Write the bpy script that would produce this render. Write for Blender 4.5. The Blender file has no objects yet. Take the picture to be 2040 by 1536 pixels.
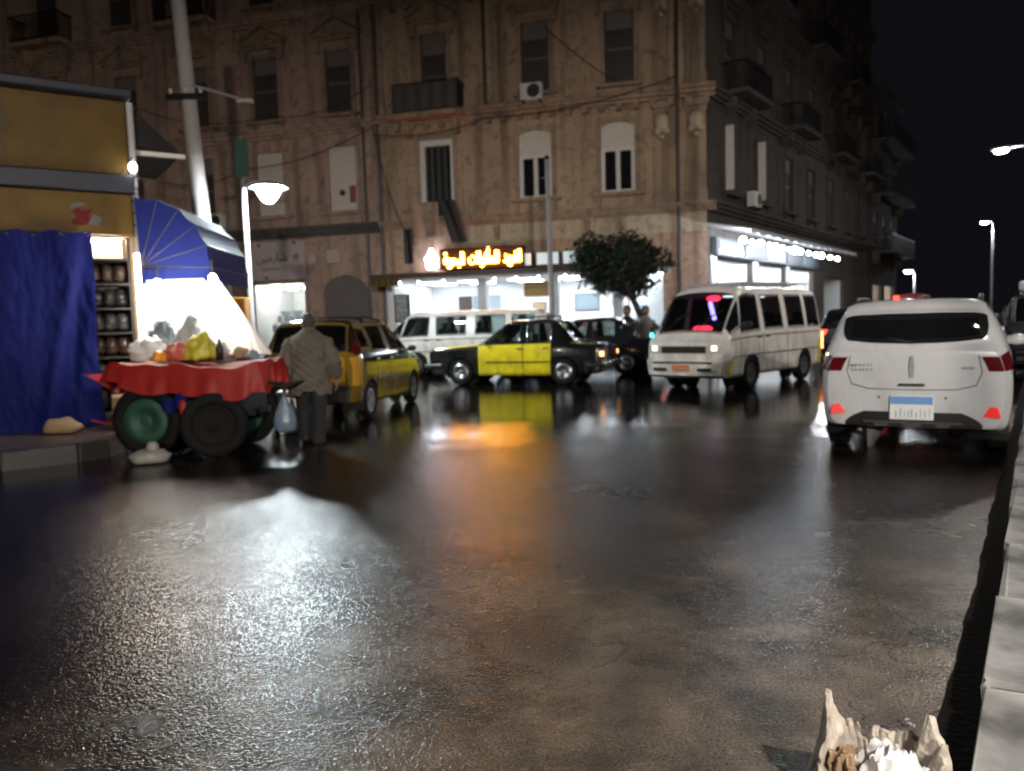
import bpy, bmesh, math, random
from mathutils import Vector, Matrix, noise as mn_
R = math.radians
random.seed(7)
SC = bpy.context.scene
COL = SC.collection

# ------------------------------------------------------------------ camera
CAM_H = 1.4
pitch = math.atan(126 / 1534.0); roll = R(1.72)
Fv = Vector((0, math.cos(pitch), -math.sin(pitch)))
R0 = Vector((1, 0, 0)); U0 = Vector((0, math.sin(pitch), math.cos(pitch)))
Rv = R0 * math.cos(roll) - U0 * math.sin(roll)
Uv = U0 * math.cos(roll) + R0 * math.sin(roll)
cam_d = bpy.data.cameras.new('camera'); cam = bpy.data.objects.new('camera', cam_d); COL.objects.link(cam)
mw = Matrix((Rv, Uv, -Fv)).transposed().to_4x4(); mw.translation = (0, 0, CAM_H)
cam.matrix_world = mw
cam_d.sensor_width = 36; cam_d.lens = 36 * 1534 / 2040.0
cam_d.clip_start = 0.05; cam_d.clip_end = 900
cam_d.dof.use_dof = True; cam_d.dof.focus_distance = 2.6; cam_d.dof.aperture_fstop = 2.6   # hand held, focus left on the near road
SC.camera = cam

# ------------------------------------------------------------------ world: night sky over a lit town
W = bpy.data.worlds.new('World'); SC.world = W; W.use_nodes = True
nt = W.node_tree
bg = nt.nodes['Background']
sky = nt.nodes.new('ShaderNodeTexSky'); sky.sky_type = 'NISHITA'; sky.sun_disc = False
sky.sun_elevation = R(-9); sky.sun_rotation = R(200)
mixw = nt.nodes.new('ShaderNodeMix'); mixw.data_type = 'RGBA'; mixw.blend_type = 'ADD'
mixw.inputs[0].default_value = 1.0
mixw.inputs[7].default_value = (0.075, 0.07, 0.095, 1)
nt.links.new(sky.outputs[0], mixw.inputs[6]); nt.links.new(mixw.outputs[2], bg.inputs[0])
bg.inputs[1].default_value = 0.06

vs = SC.view_settings
vs.view_transform = 'Standard'; vs.look = 'None'; vs.exposure = 0.0; vs.gamma = 1.0; vs.use_curve_mapping = False
SC.cycles.use_denoising = True
SC.cycles.denoiser = 'OPENIMAGEDENOISE'
SC.cycles.sample_clamp_indirect = 6.0
SC.cycles.max_bounces = 6; SC.cycles.transparent_max_bounces = 12
SC.cycles.caustics_reflective = False; SC.cycles.caustics_refractive = False
SC.cycles.filter_width = 1.9

# ------------------------------------------------------------------ materials
M = {}
def nodes(name):
    m = bpy.data.materials.new(name); m.use_nodes = True
    return m, m.node_tree, m.node_tree.nodes['Principled BSDF']
def mat(name, col, rough=0.5, metal=0.0, var=0.12, scale=6.0, bump=0.0, bscale=60.0, coat=0.0, spec=None, alpha=None):
    m, t, b = nodes(name)
    n = t.nodes.new('ShaderNodeTexNoise'); n.inputs['Scale'].default_value = scale; n.inputs['Detail'].default_value = 6
    co = t.nodes.new('ShaderNodeTexCoord'); t.links.new(co.outputs['Object'], n.inputs['Vector'])
    mx = t.nodes.new('ShaderNodeMix'); mx.data_type = 'RGBA'
    mx.inputs[6].default_value = tuple(c * (1 - var) for c in col) + (1,)
    mx.inputs[7].default_value = tuple(min(1, c * (1 + var)) for c in col) + (1,)
    t.links.new(n.outputs[0], mx.inputs[0]); t.links.new(mx.outputs[2], b.inputs['Base Color'])
    b.inputs['Roughness'].default_value = rough; b.inputs['Metallic'].default_value = metal
    if coat: b.inputs['Coat Weight'].default_value = coat; b.inputs['Coat Roughness'].default_value = 0.06
    if spec is not None: b.inputs['Specular IOR Level'].default_value = spec
    if bump:
        n2 = t.nodes.new('ShaderNodeTexNoise'); n2.inputs['Scale'].default_value = bscale; n2.inputs['Detail'].default_value = 4
        t.links.new(co.outputs['Object'], n2.inputs['Vector'])
        bp = t.nodes.new('ShaderNodeBump'); bp.inputs['Strength'].default_value = bump; bp.inputs['Distance'].default_value = 0.02
        t.links.new(n2.outputs[0], bp.inputs['Height']); t.links.new(bp.outputs[0], b.inputs['Normal'])
    M[name] = m
    return m
def emis(name, col, strength):
    m, t, b = nodes(name)
    b.inputs['Base Color'].default_value = tuple(c * .6 for c in col) + (1,)
    b.inputs['Emission Color'].default_value = tuple(col) + (1,); b.inputs['Emission Strength'].default_value = strength
    M[name] = m; return m
def glass(name, tint, alpha_t, rough=0.03):
    m = bpy.data.materials.new(name); m.use_nodes = True; t = m.node_tree
    for n in list(t.nodes): t.nodes.remove(n)
    out = t.nodes.new('ShaderNodeOutputMaterial')
    tr = t.nodes.new('ShaderNodeBsdfTransparent'); tr.inputs[0].default_value = tuple(tint) + (1,)
    gl = t.nodes.new('ShaderNodeBsdfPrincipled'); gl.inputs['Base Color'].default_value = (0.012, 0.013, 0.014, 1); gl.inputs['Roughness'].default_value = rough
    mx = t.nodes.new('ShaderNodeMixShader')
    fr = t.nodes.new('ShaderNodeFresnel'); fr.inputs[0].default_value = 1.5
    ad = t.nodes.new('ShaderNodeMath'); ad.operation = 'MAXIMUM'; ad.inputs[1].default_value = 1 - alpha_t
    t.links.new(fr.outputs[0], ad.inputs[0]); t.links.new(ad.outputs[0], mx.inputs[0])
    t.links.new(tr.outputs[0], mx.inputs[1]); t.links.new(gl.outputs[0], mx.inputs[2]); t.links.new(mx.outputs[0], out.inputs[0])
    M[name] = m; return m
def plaster(name, c1, c2, dirt, streak=1.0):
    m, t, b = nodes(name)
    co = t.nodes.new('ShaderNodeTexCoord')
    def noise(sc, vec_scale=None, det=8, dist=0.0):
        n = t.nodes.new('ShaderNodeTexNoise'); n.inputs['Scale'].default_value = sc; n.inputs['Detail'].default_value = det; n.inputs['Distortion'].default_value = dist
        if vec_scale:
            mp = t.nodes.new('ShaderNodeMapping'); mp.inputs['Scale'].default_value = vec_scale
            t.links.new(co.outputs['Object'], mp.inputs[0]); t.links.new(mp.outputs[0], n.inputs['Vector'])
        else: t.links.new(co.outputs['Object'], n.inputs['Vector'])
        return n
    def ramp(src, a, bb):
        r = t.nodes.new('ShaderNodeMapRange'); r.inputs[1].default_value = a; r.inputs[2].default_value = bb
        t.links.new(src, r.inputs[0]); return r
    def mix(f, a, bb, amt=1.0):
        x = t.nodes.new('ShaderNodeMix'); x.data_type = 'RGBA'
        if isinstance(f, float): x.inputs[0].default_value = f
        else:
            mm = t.nodes.new('ShaderNodeMath'); mm.operation = 'MULTIPLY'; mm.inputs[1].default_value = amt; t.links.new(f, mm.inputs[0]); t.links.new(mm.outputs[0], x.inputs[0])
        for k, v in ((6, a), (7, bb)):
            if isinstance(v, tuple): x.inputs[k].default_value = v + (1,)
            else: t.links.new(v, x.inputs[k])
        return x.outputs[2]
    a = mix(ramp(noise(0.5, None, 8, .6).outputs[0], .35, .68).outputs[0], c1, c2)
    s = ramp(noise(1.0, (2.2, 2.2, .16), 7).outputs[0], .50, .72)
    a2 = mix(s.outputs[0], a, dirt, .88 * streak)
    a3 = mix(ramp(noise(2.6, None, 9, 1.2).outputs[0], .50, .72).outputs[0], a2, dirt, .68)
    t.links.new(a3, b.inputs['Base Color']); b.inputs['Roughness'].default_value = .85
    bp = t.nodes.new('ShaderNodeBump'); bp.inputs['Strength'].default_value = .5; bp.inputs['Distance'].default_value = .03
    t.links.new(noise(9, None, 8).outputs[0], bp.inputs['Height']); t.links.new(bp.outputs[0], b.inputs['Normal'])
    M[name] = m

plaster('plaster_tan', (.43, .295, .20), (.33, .22, .145), (.115, .078, .058))
plaster('plaster_brown', (.42, .275, .21), (.32, .205, .158), (.115, .08, .066))
plaster('plaster_pale', (.50, .40, .29), (.41, .32, .23), (.16, .115, .08), .7)
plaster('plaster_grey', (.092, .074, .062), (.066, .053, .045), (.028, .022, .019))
plaster('trim_tan', (.36, .245, .17), (.26, .175, .12), (.10, .07, .055))
mat('dark_wood', (.035, .025, .022), .6)
mat('dark_shutter', (.06, .047, .042), .6)
mat('grey_shutter', (.16, .13, .12), .6)
mat('white_frame', (.60, .56, .52), .5, var=.15)
mat('white_blind', (.55, .48, .42), .55, var=.15)
mat('black_void', (.008, .007, .007), .6)
mat('iron', (.02, .018, .018), .45, .6)
mat('pipe', (.055, .042, .038), .5)
mat('cable', (.012, .011, .011), .6)
mat('steel_pole', (.42, .41, .42), .45, .3, bump=.1)
mat('pole_paint', (.36, .33, .33), .5, bump=.25, bscale=20)
mat('pole_red', (.22, .06, .05), .6)
mat('logo_red', (.09, .012, .012), .6, spec=.1)
mat('logo_white', (.11, .10, .10), .6, spec=.1)
mat('kerb_dark', (.035, .032, .03), .35, bump=.4)
mat('pave', (.10, .08, .065), .32, bump=.6, bscale=30, var=.4)
mat('white_tile', (.72, .74, .76), .25)
mat('tile_floor', (.45, .45, .44), .2)
mat('ceil_white', (.75, .76, .78), .6)
mat('yellow_sign', (.088, .050, .008), .5, var=.55, scale=2.2, spec=.2, bump=.15, bscale=5)
mat('blue_trim', (.008, .010, .022), .5)
mat('blue_tarp', (.006, .0095, .085), .65, var=.25, scale=3, bump=.2, bscale=8, spec=.08)
mat('blue_canvas', (.014, .022, .14), .7, var=.15, spec=.1)
mat('red_cloth', (.30, .012, .009), .6, var=.15, scale=4, bump=.2, bscale=12)
mat('warm_wood', (.42, .28, .14), .6)
mat('rubber', (.006, .006, .006), .75, bump=.2, spec=.2)
mat('badge', (.30, .31, .33), .5)
mat('green_paint', (.015, .062, .04), .6, var=.2)
mat('cart_iron', (.03, .03, .03), .5, .4)
mat('white_plastic', (.78, .78, .78), .45)
mat('grey_bag', (.30, .29, .27), .4, bump=.4, bscale=14)
mat('pale_blue_bag', (.16, .22, .30), .3, bump=.5, bscale=14)
mat('cardboard', (.33, .22, .13), .8)
mat('skin', (.20, .115, .08), .5)
mat('hair', (.05, .045, .042), .7, bump=.4, bscale=90)
mat('jacket', (.115, .10, .082), .8, var=.2, scale=14, bump=.35, bscale=30)
mat('trousers', (.012, .012, .014), .8, bump=.3, bscale=30)
mat('shoe', (.012, .011, .01), .4)
mat('car_white', (.62, .63, .66), .25, coat=.7, var=.03)
mat('van_white', (.86, .82, .78), .3, coat=.4, var=.10, scale=3)
mat('car_black', (.008, .009, .010), .12, coat=1, var=.1)
mat('car_dark', (.014, .014, .018), .14, coat=1)
mat('taxi_yellow', (.86, .72, .012), .3, coat=.6, var=.05)
mat('taxi_olive', (.20, .125, .012), .16, coat=1, var=.25, scale=2)
mat('taxi_amber', (.50, .27, .02), .25, coat=.8, var=.08)
mat('taxi_black', (.022, .012, .008), .12, coat=1)
mat('chrome', (.75, .75, .76), .15, 1.0, var=.05)
mat('alloy', (.38, .39, .41), .28, .9, var=.1)
def dirty(name, dirt=(.10, .085, .065), z0=.25, z1=.95, amt=.75):
    m = M[name]; t = m.node_tree; b = t.nodes['Principled BSDF']; L = t.links.new
    src = b.inputs['Base Color'].links[0].from_socket
    co = t.nodes.new('ShaderNodeTexCoord'); sp = t.nodes.new('ShaderNodeSeparateXYZ'); L(co.outputs['Object'], sp.inputs[0])
    mr = t.nodes.new('ShaderNodeMapRange'); mr.inputs[1].default_value = z0; mr.inputs[2].default_value = z1; mr.inputs[3].default_value = 1; mr.inputs[4].default_value = .18; L(sp.outputs[2], mr.inputs[0])
    n = t.nodes.new('ShaderNodeTexNoise'); n.inputs['Scale'].default_value = 4.5; n.inputs['Detail'].default_value = 9; n.inputs['Distortion'].default_value = .6
    mp = t.nodes.new('ShaderNodeMapping'); mp.inputs['Scale'].default_value = (1, 1, .5); L(co.outputs['Object'], mp.inputs[0]); L(mp.outputs[0], n.inputs['Vector'])
    nr = t.nodes.new('ShaderNodeMapRange'); nr.inputs[1].default_value = .38; nr.inputs[2].default_value = .75; nr.inputs[4].default_value = amt; L(n.outputs[0], nr.inputs[0])
    mu = t.nodes.new('ShaderNodeMath'); mu.operation = 'MULTIPLY'; L(mr.outputs[0], mu.inputs[0]); L(nr.outputs[0], mu.inputs[1])
    x = t.nodes.new('ShaderNodeMix'); x.data_type = 'RGBA'; x.inputs[7].default_value = dirt + (1,); L(mu.outputs[0], x.inputs[0]); L(src, x.inputs[6]); L(x.outputs[2], b.inputs['Base Color'])
    rr = t.nodes.new('ShaderNodeMapRange'); rr.inputs[3].default_value = b.inputs['Roughness'].default_value; rr.inputs[4].default_value = .7; L(mu.outputs[0], rr.inputs[0]); L(rr.outputs[0], b.inputs['Roughness'])
dirty('car_white', amt=.5); dirty('van_white', (.16, .12, .085), .25, 1.3, .8); dirty('taxi_yellow', (.12, .09, .03)); dirty('taxi_olive', (.05, .035, .02)); dirty('car_black', (.05, .042, .034), .2, .7)
mat('plastic_black', (.015, .015, .016), .45)
mat('plastic_grey', (.06, .06, .062), .45)
mat('seat', (.02, .02, .022), .8)
mat('lamp_red_off', (.10, .006, .009), .12, coat=1)
mat('lamp_clear', (.55, .55, .52), .1, coat=1)
mat('lamp_orange', (.85, .35, .04), .25)
mat('plate_white', (.75, .76, .78), .35)
mat('plate_blue', (.16, .33, .62), .35)
mat('plate_orange', (.65, .25, .08), .35)
mat('plate_ink', (.34, .35, .38), .5)
mat('bark', (.055, .042, .032), .85, bump=.8, bscale=25)
mat('leaf', (.008, .014, .006), .6, var=.6, scale=7)
mat('ink', (.07, .045, .045), .6)
mat('sign_pinkish', (.44, .34, .32), .5)
mat('sign_dark', (.022, .010, .008), .6, spec=.2)
mat('sign_brown', (.06, .022, .012), .55)
mat('stump_wood', (.50, .44, .37), .85, var=.55, scale=26, bump=1.0, bscale=22)
mat('paper_white', (.72, .70, .71), .6, bump=.5, bscale=20, var=.1)
plaster('kerb_stone', (.40, .395, .385), (.25, .25, .245), (.055, .05, .047), .8)
mat('kerb_shade', (.008, .007, .006), .9, bump=.6, bscale=30, spec=.08)
mat('brick_orange', (.40, .12, .05), .7)
mat('menu_black', (.02, .022, .025), .4)
mat('screen_grey', (.22, .27, .31), .25)
mat('fridge', (.5, .52, .54), .3)
mat('awning_white', (.55, .56, .60), .6)
mat('fascia_grey', (.10, .105, .12), .6)
mat('red_bus', (.30, .05, .04), .35)
mat('yellow_bag', (.55, .52, .05), .4)
mat('red_bag', (.55, .12, .09), .4)
for i, c in enumerate([(.03, .024, .022), (.04, .036, .028), (.055, .032, .027), (.05, .053, .056), (.03, .028, .027), (.06, .042, .03)]):
    mat('bundle%d' % i, c, .3, var=.6, scale=9, bump=.8, bscale=16)
glass('car_glass', (.55, .62, .6), .75)
glass('dark_glass', (.25, .27, .28), .35)
glass('window_glass', (.2, .2, .2), .2, .05)
glass('shop_glass', (.92, .95, .95), .9)
emis('lamp_cool', (.84, .97, 1.0), 660)
emis('lamp_street', (1.0, .94, .86), 1700)
emis('lamp_added_flood', (1.0, .91, .79), 7600)
emis('lamp_added_side', (1.0, .93, .86), 1100)
emis('lamp_far', (.9, .94, 1.0), 700)
emis('bulb_cool', (.86, .94, 1.0), 300)
emis('bulb_canopy', (.90, .93, 1.0), 22)
emis('bulb_shop', (.85, .94, 1.0), 230)
emis('bulb_warm', (1.0, .80, .55), 200)
emis('bulb_white', (1.0, .93, .84), 300)
emis('tube_warm', (1.0, .88, .74), 24)
emis('panel_shop', (.85, .94, 1.0), 36)
emis('bulb_corner', (1.0, .97, .9), 26)
emis('letter_amber', (1.0, .36, .03), 85)
emis('icon_white', (.86, .80, 1.0), 24)
emis('lightbox', (.8, .93, 1.0), .45)
emis('tail_on', (1.0, .05, .03), 5)
emis('reflector_glow', (1.0, .035, .03), .42)
emis('head_on', (.95, .97, 1.0), 45)
emis('head_warm', (1.0, .75, .6), 2.5)
emis('amber_on', (1.0, .45, .15), 5)
emis('disco_red', (1.0, .03, .08), 5)
emis('disco_blue', (.3, .22, 1.0), 7)
emis('added_dome', (.9, .97, 1.0), 3.5)
emis('marker_cyan', (.1, .85, .95), 3)

# wet asphalt
def wet_road():
    m, t, b = nodes('wet_asphalt')
    L = t.links.new
    co = t.nodes.new('ShaderNodeTexCoord')
    def noise(sc, det=6, dist=0):
        n = t.nodes.new('ShaderNodeTexNoise'); n.inputs['Scale'].default_value = sc; n.inputs['Detail'].default_value = det; n.inputs['Distortion'].default_value = dist
        L(co.outputs['Object'], n.inputs['Vector']); return n.outputs[0]
    def rng(src, a, bb, c, d):
        r = t.nodes.new('ShaderNodeMapRange'); r.inputs[1].default_value = a; r.inputs[2].default_value = bb; r.inputs[3].default_value = c; r.inputs[4].default_value = d
        L(src, r.inputs[0]); return r.outputs[0]
    big = noise(.45, 2, .2)
    dirt = noise(6.5, 7, .2)
    grain = noise(95, 4)
    mx = t.nodes.new('ShaderNodeMix'); mx.data_type = 'RGBA'
    mx.inputs[6].default_value = (.045, .037, .031, 1); mx.inputs[7].default_value = (.23, .19, .152, 1)
    f = t.nodes.new('ShaderNodeMath'); f.operation = 'MULTIPLY'; L(rng(dirt, .35, .65, .55, 1), f.inputs[0]); L(rng(grain, .32, .68, .10, 1.0), f.inputs[1])
    # rain wets the crossing; the paler base towards the median also paints in lamplight
    dv = t.nodes.new('ShaderNodeVectorMath'); dv.operation = 'DISTANCE'; dv.inputs[1].default_value = (1.3, 1.9, 0); L(co.outputs['Object'], dv.inputs[0])
    dn = t.nodes.new('ShaderNodeMath'); dn.operation = 'ADD'; L(dv.outputs['Value'], dn.inputs[0]); L(rng(noise(1.4, 5, .3), .3, .7, -.9, .9), dn.inputs[1])
    wet = rng(dn.outputs[0], .7, 3.3, 0.0, 1.0)  # 1 = rain-wet dark base, 0 = paler base with painted-in lamplight
    L(f.outputs[0], mx.inputs[0])
    wc = t.nodes.new('ShaderNodeMix'); wc.data_type = 'RGBA'; wc.blend_type = 'MULTIPLY'; wc.inputs[7].default_value = (.10, .094, .09, 1)
    L(wet, wc.inputs[0]); L(mx.outputs[2], wc.inputs[6])
    vc = t.nodes.new('ShaderNodeTexVoronoi'); vc.feature = 'DISTANCE_TO_EDGE'; vc.inputs['Scale'].default_value = 1.15
    cw_ = t.nodes.new('ShaderNodeTexNoise'); cw_.inputs['Scale'].default_value = 3.5; cw_.inputs['Detail'].default_value = 8; L(co.outputs['Object'], cw_.inputs['Vector'])
    cm_ = t.nodes.new('ShaderNodeMix'); cm_.data_type = 'RGBA'; cm_.blend_type = 'LINEAR_LIGHT'; cm_.inputs[0].default_value = .28
    L(co.outputs['Object'], cm_.inputs[6]); L(cw_.outputs[1], cm_.inputs[7]); L(cm_.outputs[2], vc.inputs['Vector'])
    ck = t.nodes.new('ShaderNodeMath'); ck.operation = 'MULTIPLY'; L(rng(vc.outputs['Distance'], .0, .012, 1.0, 0.0), ck.inputs[0]); L(rng(noise(.9, 3), .48, .58, 0.0, .75), ck.inputs[1])
    c1 = t.nodes.new('ShaderNodeMix'); c1.data_type = 'RGBA'; c1.inputs[7].default_value = (.012, .010, .009, 1); L(ck.outputs[0], c1.inputs[0]); L(wc.outputs[2], c1.inputs[6])
    c2 = t.nodes.new('ShaderNodeMix'); c2.data_type = 'RGBA'; c2.blend_type = 'MULTIPLY'; c2.inputs[0].default_value = 1.0; L(c1.outputs[2], c2.inputs[6])
    mt_ = t.nodes.new('ShaderNodeMix'); mt_.data_type = 'RGBA'; mt_.inputs[6].default_value = (.55, .56, .58, 1); mt_.inputs[7].default_value = (1.3, 1.22, 1.12, 1); L(rng(noise(1.7, 7, .8), .38, .64, 0.0, 1.0), mt_.inputs[0])
    L(mt_.outputs[2], c2.inputs[7]); L(c2.outputs[2], b.inputs['Base Color'])
    rgh = t.nodes.new('ShaderNodeMath'); rgh.operation = 'ADD'
    L(rng(big, .38, .64, .15, .25), rgh.inputs[0]); L(rng(dirt, .35, .7, 0.0, .05), rgh.inputs[1])
    def mrange(src, a0, a1, b0, b1):
        r = t.nodes.new('ShaderNodeMapRange'); r.interpolation_type = 'SMOOTHSTEP'
        for i_, v_ in enumerate((a0, a1, b0, b1)): r.inputs[i_ + 1].default_value = v_
        L(src, r.inputs[0]); return r.outputs[0]
    def mul(x, y):
        m_ = t.nodes.new('ShaderNodeMath'); m_.operation = 'MULTIPLY'; L(x, m_.inputs[0]); L(y, m_.inputs[1]); return m_.outputs[0]
    stand = mrange(dn.outputs[0], 3.2, 8.5, 1.0, 0.0)       # 1 towards the median, 0 where a film of water stands
    rm = mul(rgh.outputs[0], mrange(dn.outputs[0], 2.5, 11.0, 1.12, .33))
    L(rm, b.inputs['Roughness'])
    b.inputs['IOR'].default_value = 1.45; b.inputs['Specular IOR Level'].default_value = .32
    # relief: pebbled aggregate under a thin film of water, flatter where water stands
    v = t.nodes.new('ShaderNodeTexVoronoi'); v.inputs['Scale'].default_value = 70; v.feature = 'SMOOTH_F1'; v.inputs['Smoothness'].default_value = .5
    wob = t.nodes.new('ShaderNodeTexNoise'); wob.inputs['Scale'].default_value = 22; L(co.outputs['Object'], wob.inputs['Vector'])
    wm = t.nodes.new('ShaderNodeMix'); wm.data_type = 'RGBA'; wm.blend_type = 'LINEAR_LIGHT'; wm.inputs[0].default_value = .035
    L(co.outputs['Object'], wm.inputs[6]); L(wob.outputs[1], wm.inputs[7]); L(wm.outputs[2], v.inputs['Vector'])
    damp = mrange(dn.outputs[0], 5.2, 9.2, 1.0, .14)
    b1 = t.nodes.new('ShaderNodeBump'); b1.inputs['Distance'].default_value = .006
    L(mul(rng(big, .34, .62, .32, .52), damp), b1.inputs['Strength']); L(v.outputs['Distance'], b1.inputs['Height'])
    b2 = t.nodes.new('ShaderNodeBump'); b2.inputs['Distance'].default_value = .010
    L(mul(rng(dirt, .2, .8, .11, .17), damp), b2.inputs['Strength'])
    L(noise(15, 4, .6), b2.inputs['Height']); L(b1.outputs[0], b2.inputs['Normal'])
    b3 = t.nodes.new('ShaderNodeBump'); b3.inputs['Distance'].default_value = .004
    L(mul(rng(dirt, .2, .8, .30, .36), damp), b3.inputs['Strength'])
    L(grain, b3.inputs['Height']); L(b2.outputs[0], b3.inputs['Normal'])
    L(b3.outputs[0], b.inputs['Normal'])
    M['wet_asphalt'] = m
wet_road()

# ------------------------------------------------------------------ mesh helpers
class MB:
    def __init__(s): s.v = []; s.f = []; s.smooth = False
    def add(s, vs, fs):
        o = len(s.v); s.v += [tuple(p) for p in vs]; s.f += [tuple(i + o for i in f) for f in fs]; return s
    def box(s, x0, x1, y0, y1, z0, z1, b=0.0, mtx=None):
        x0, x1 = min(x0, x1), max(x0, x1); y0, y1 = min(y0, y1), max(y0, y1); z0, z1 = min(z0, z1), max(z0, z1)
        if b > 0:
            b = min(b, (x1 - x0) * .45, (y1 - y0) * .45, (z1 - z0) * .45)
            bm = bmesh.new(); bmesh.ops.create_cube(bm, size=1)
            for v in bm.verts: v.co = Vector(((x0 + x1) / 2 + v.co.x * (x1 - x0), (y0 + y1) / 2 + v.co.y * (y1 - y0), (z0 + z1) / 2 + v.co.z * (z1 - z0)))
            bmesh.ops.bevel(bm, geom=bm.edges[:], offset=b, segments=2, affect='EDGES', profile=.5)
            bm.verts.index_update(); vs = [v.co.copy() for v in bm.verts]; fs = [[v.index for v in f.verts] for f in bm.faces]; bm.free()
        else:
            vs = [Vector(p) for p in ((x0, y0, z0), (x1, y0, z0), (x1, y1, z0), (x0, y1, z0), (x0, y0, z1), (x1, y0, z1), (x1, y1, z1), (x0, y1, z1))]
            fs = [(0, 3, 2, 1), (4, 5, 6, 7), (0, 1, 5, 4), (1, 2, 6, 5), (2, 3, 7, 6), (3, 0, 4, 7)]
        if mtx is not None: vs = [mtx @ v for v in vs]
        return s.add(vs, fs)
    def quad(s, a, b, c, d): return s.add([a, b, c, d], [(0, 1, 2, 3)])
    def grid(s, fn, na, nb):
        vs = [fn(i / na, j / nb) for i in range(na + 1) for j in range(nb + 1)]
        return s.add(vs, [(i * (nb + 1) + j, (i + 1) * (nb + 1) + j, (i + 1) * (nb + 1) + j + 1, i * (nb + 1) + j + 1) for i in range(na) for j in range(nb)])
    def tube(s, pts, rad, n=8, cap=True, flat=None):
        pts = [Vector(p) for p in pts]; k = len(pts)
        rad = rad if isinstance(rad, (list, tuple)) else [rad] * k
        vs = []; ref = None
        for i, p in enumerate(pts):
            d = (pts[min(i + 1, k - 1)] - pts[max(i - 1, 0)]).normalized()
            if ref is None: ref = Vector((0, 0, 1)) if abs(d.z) < .9 else Vector((1, 0, 0))
            a = d.cross(ref)
            if a.length < 1e-4: a = d.cross(Vector((0, 1, 0)))
            a.normalize(); bb = a.cross(d).normalized(); ref = bb
            for q in range(n):
                t = 2 * math.pi * q / n
                vs.append(p + a * math.cos(t) * rad[i] + bb * math.sin(t) * rad[i] * (flat or 1))
        fs = [(i * n + q, i * n + (q + 1) % n, (i + 1) * n + (q + 1) % n, (i + 1) * n + q) for i in range(k - 1) for q in range(n)]
        if cap: fs += [tuple(range(n))[::-1], tuple((k - 1) * n + q for q in range(n))]
        return s.add(vs, fs)
    def loft(s, rings, cap=True):   # rings: lists of equal length
        n = len(rings[0]); vs = [p for r in rings for p in r]; k = len(rings)
        fs = [(i * n + q, i * n + (q + 1) % n, (i + 1) * n + (q + 1) % n, (i + 1) * n + q) for i in range(k - 1) for q in range(n)]
        if cap: fs += [tuple(range(n))[::-1], tuple((k - 1) * n + q for q in range(n))]
        return s.add(vs, fs)
    def lathe(s, prof, n=24, mtx=None, close=False):   # prof (r,h) about local z
        vs = []
        for r, h in prof:
            for q in range(n):
                t = 2 * math.pi * q / n; vs.append(Vector((r * math.cos(t), r * math.sin(t), h)))
        if mtx is not None: vs = [mtx @ v for v in vs]
        k = len(prof)
        fs = [(i * n + q, i * n + (q + 1) % n, ((i + 1) % k) * n + (q + 1) % n, ((i + 1) % k) * n + q) for i in range(k if close else k - 1) for q in range(n)]
        return s.add(vs, fs)
    def ball(s, c, r, n=10, sq=(1, 1, 1)):
        c = Vector(c); rings = []
        for i in range(1, n):
            a = math.pi * i / n
            rings.append([c + Vector((math.sin(a) * math.cos(2 * math.pi * q / (2 * n)) * r * sq[0], math.sin(a) * math.sin(2 * math.pi * q / (2 * n)) * r * sq[1], -math.cos(a) * r * sq[2])) for q in range(2 * n)])
        return s.loft(rings)
    def prism(s, poly, y0, y1):   # polygon in x,z extruded along y
        n = len(poly); vs = [(x, y0, z) for x, z in poly] + [(x, y1, z) for x, z in poly]
        return s.add(vs, [tuple(range(n)), tuple(range(2 * n - 1, n - 1, -1))] + [(i, i + n, (i + 1) % n + n, (i + 1) % n) for i in range(n)])
    def mesh(s, name, smooth=False, fix=True):
        me = bpy.data.meshes.new(name); me.from_pydata(s.v, [], s.f); me.validate()
        if fix:
            bm = bmesh.new(); bm.from_mesh(me); bmesh.ops.recalc_face_normals(bm, faces=bm.faces); bm.to_mesh(me); bm.free()
        if smooth or s.smooth:
            for p in me.polygons: p.use_smooth = True
        return me

def obj(name, me, m=None, parent=None, loc=(0, 0, 0), rot=0.0, smooth=False, fix=True):
    if isinstance(me, MB): me = me.mesh(name, smooth, fix)
    o = bpy.data.objects.new(name, me); COL.objects.link(o)
    if m:
        if not me.materials: me.materials.append(M[m])
    o.location = loc
    o.rotation_euler = rot if isinstance(rot, (tuple, list)) else (0, 0, rot)
    if parent: o.parent = parent
    return o
def tag(o, label=None, cat=None, group=None, kind=None):
    for k, v in (('label', label), ('category', cat), ('group', group), ('kind', kind)):
        if v: o[k] = v
    return o
def thing(name, label, cat, loc=(0, 0, 0), rot=0.0, group=None):
    o = bpy.data.objects.new(name, None); COL.objects.link(o); o.location = loc; o.rotation_euler = (0, 0, rot); o.empty_display_size = .2
    return tag(o, label, cat, group)
def struct(name, mb, m, **k): return tag(obj(name, mb, m, **k), kind='structure')
def remesh(mb, name, voxel=.015, smooth=6, factor=.5):
    me = mb.mesh(name); o = bpy.data.objects.new('tmp', me); COL.objects.link(o)
    a = o.modifiers.new('r', 'REMESH'); a.mode = 'VOXEL'; a.voxel_size = voxel
    b = o.modifiers.new('s', 'SMOOTH'); b.iterations = smooth; b.factor = factor
    dg = bpy.context.evaluated_depsgraph_get(); dg.update()
    out = bpy.data.meshes.new_from_object(o.evaluated_get(dg)); out.name = name
    bpy.data.objects.remove(o)
    for p in out.polygons: p.use_smooth = True
    return out
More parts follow.
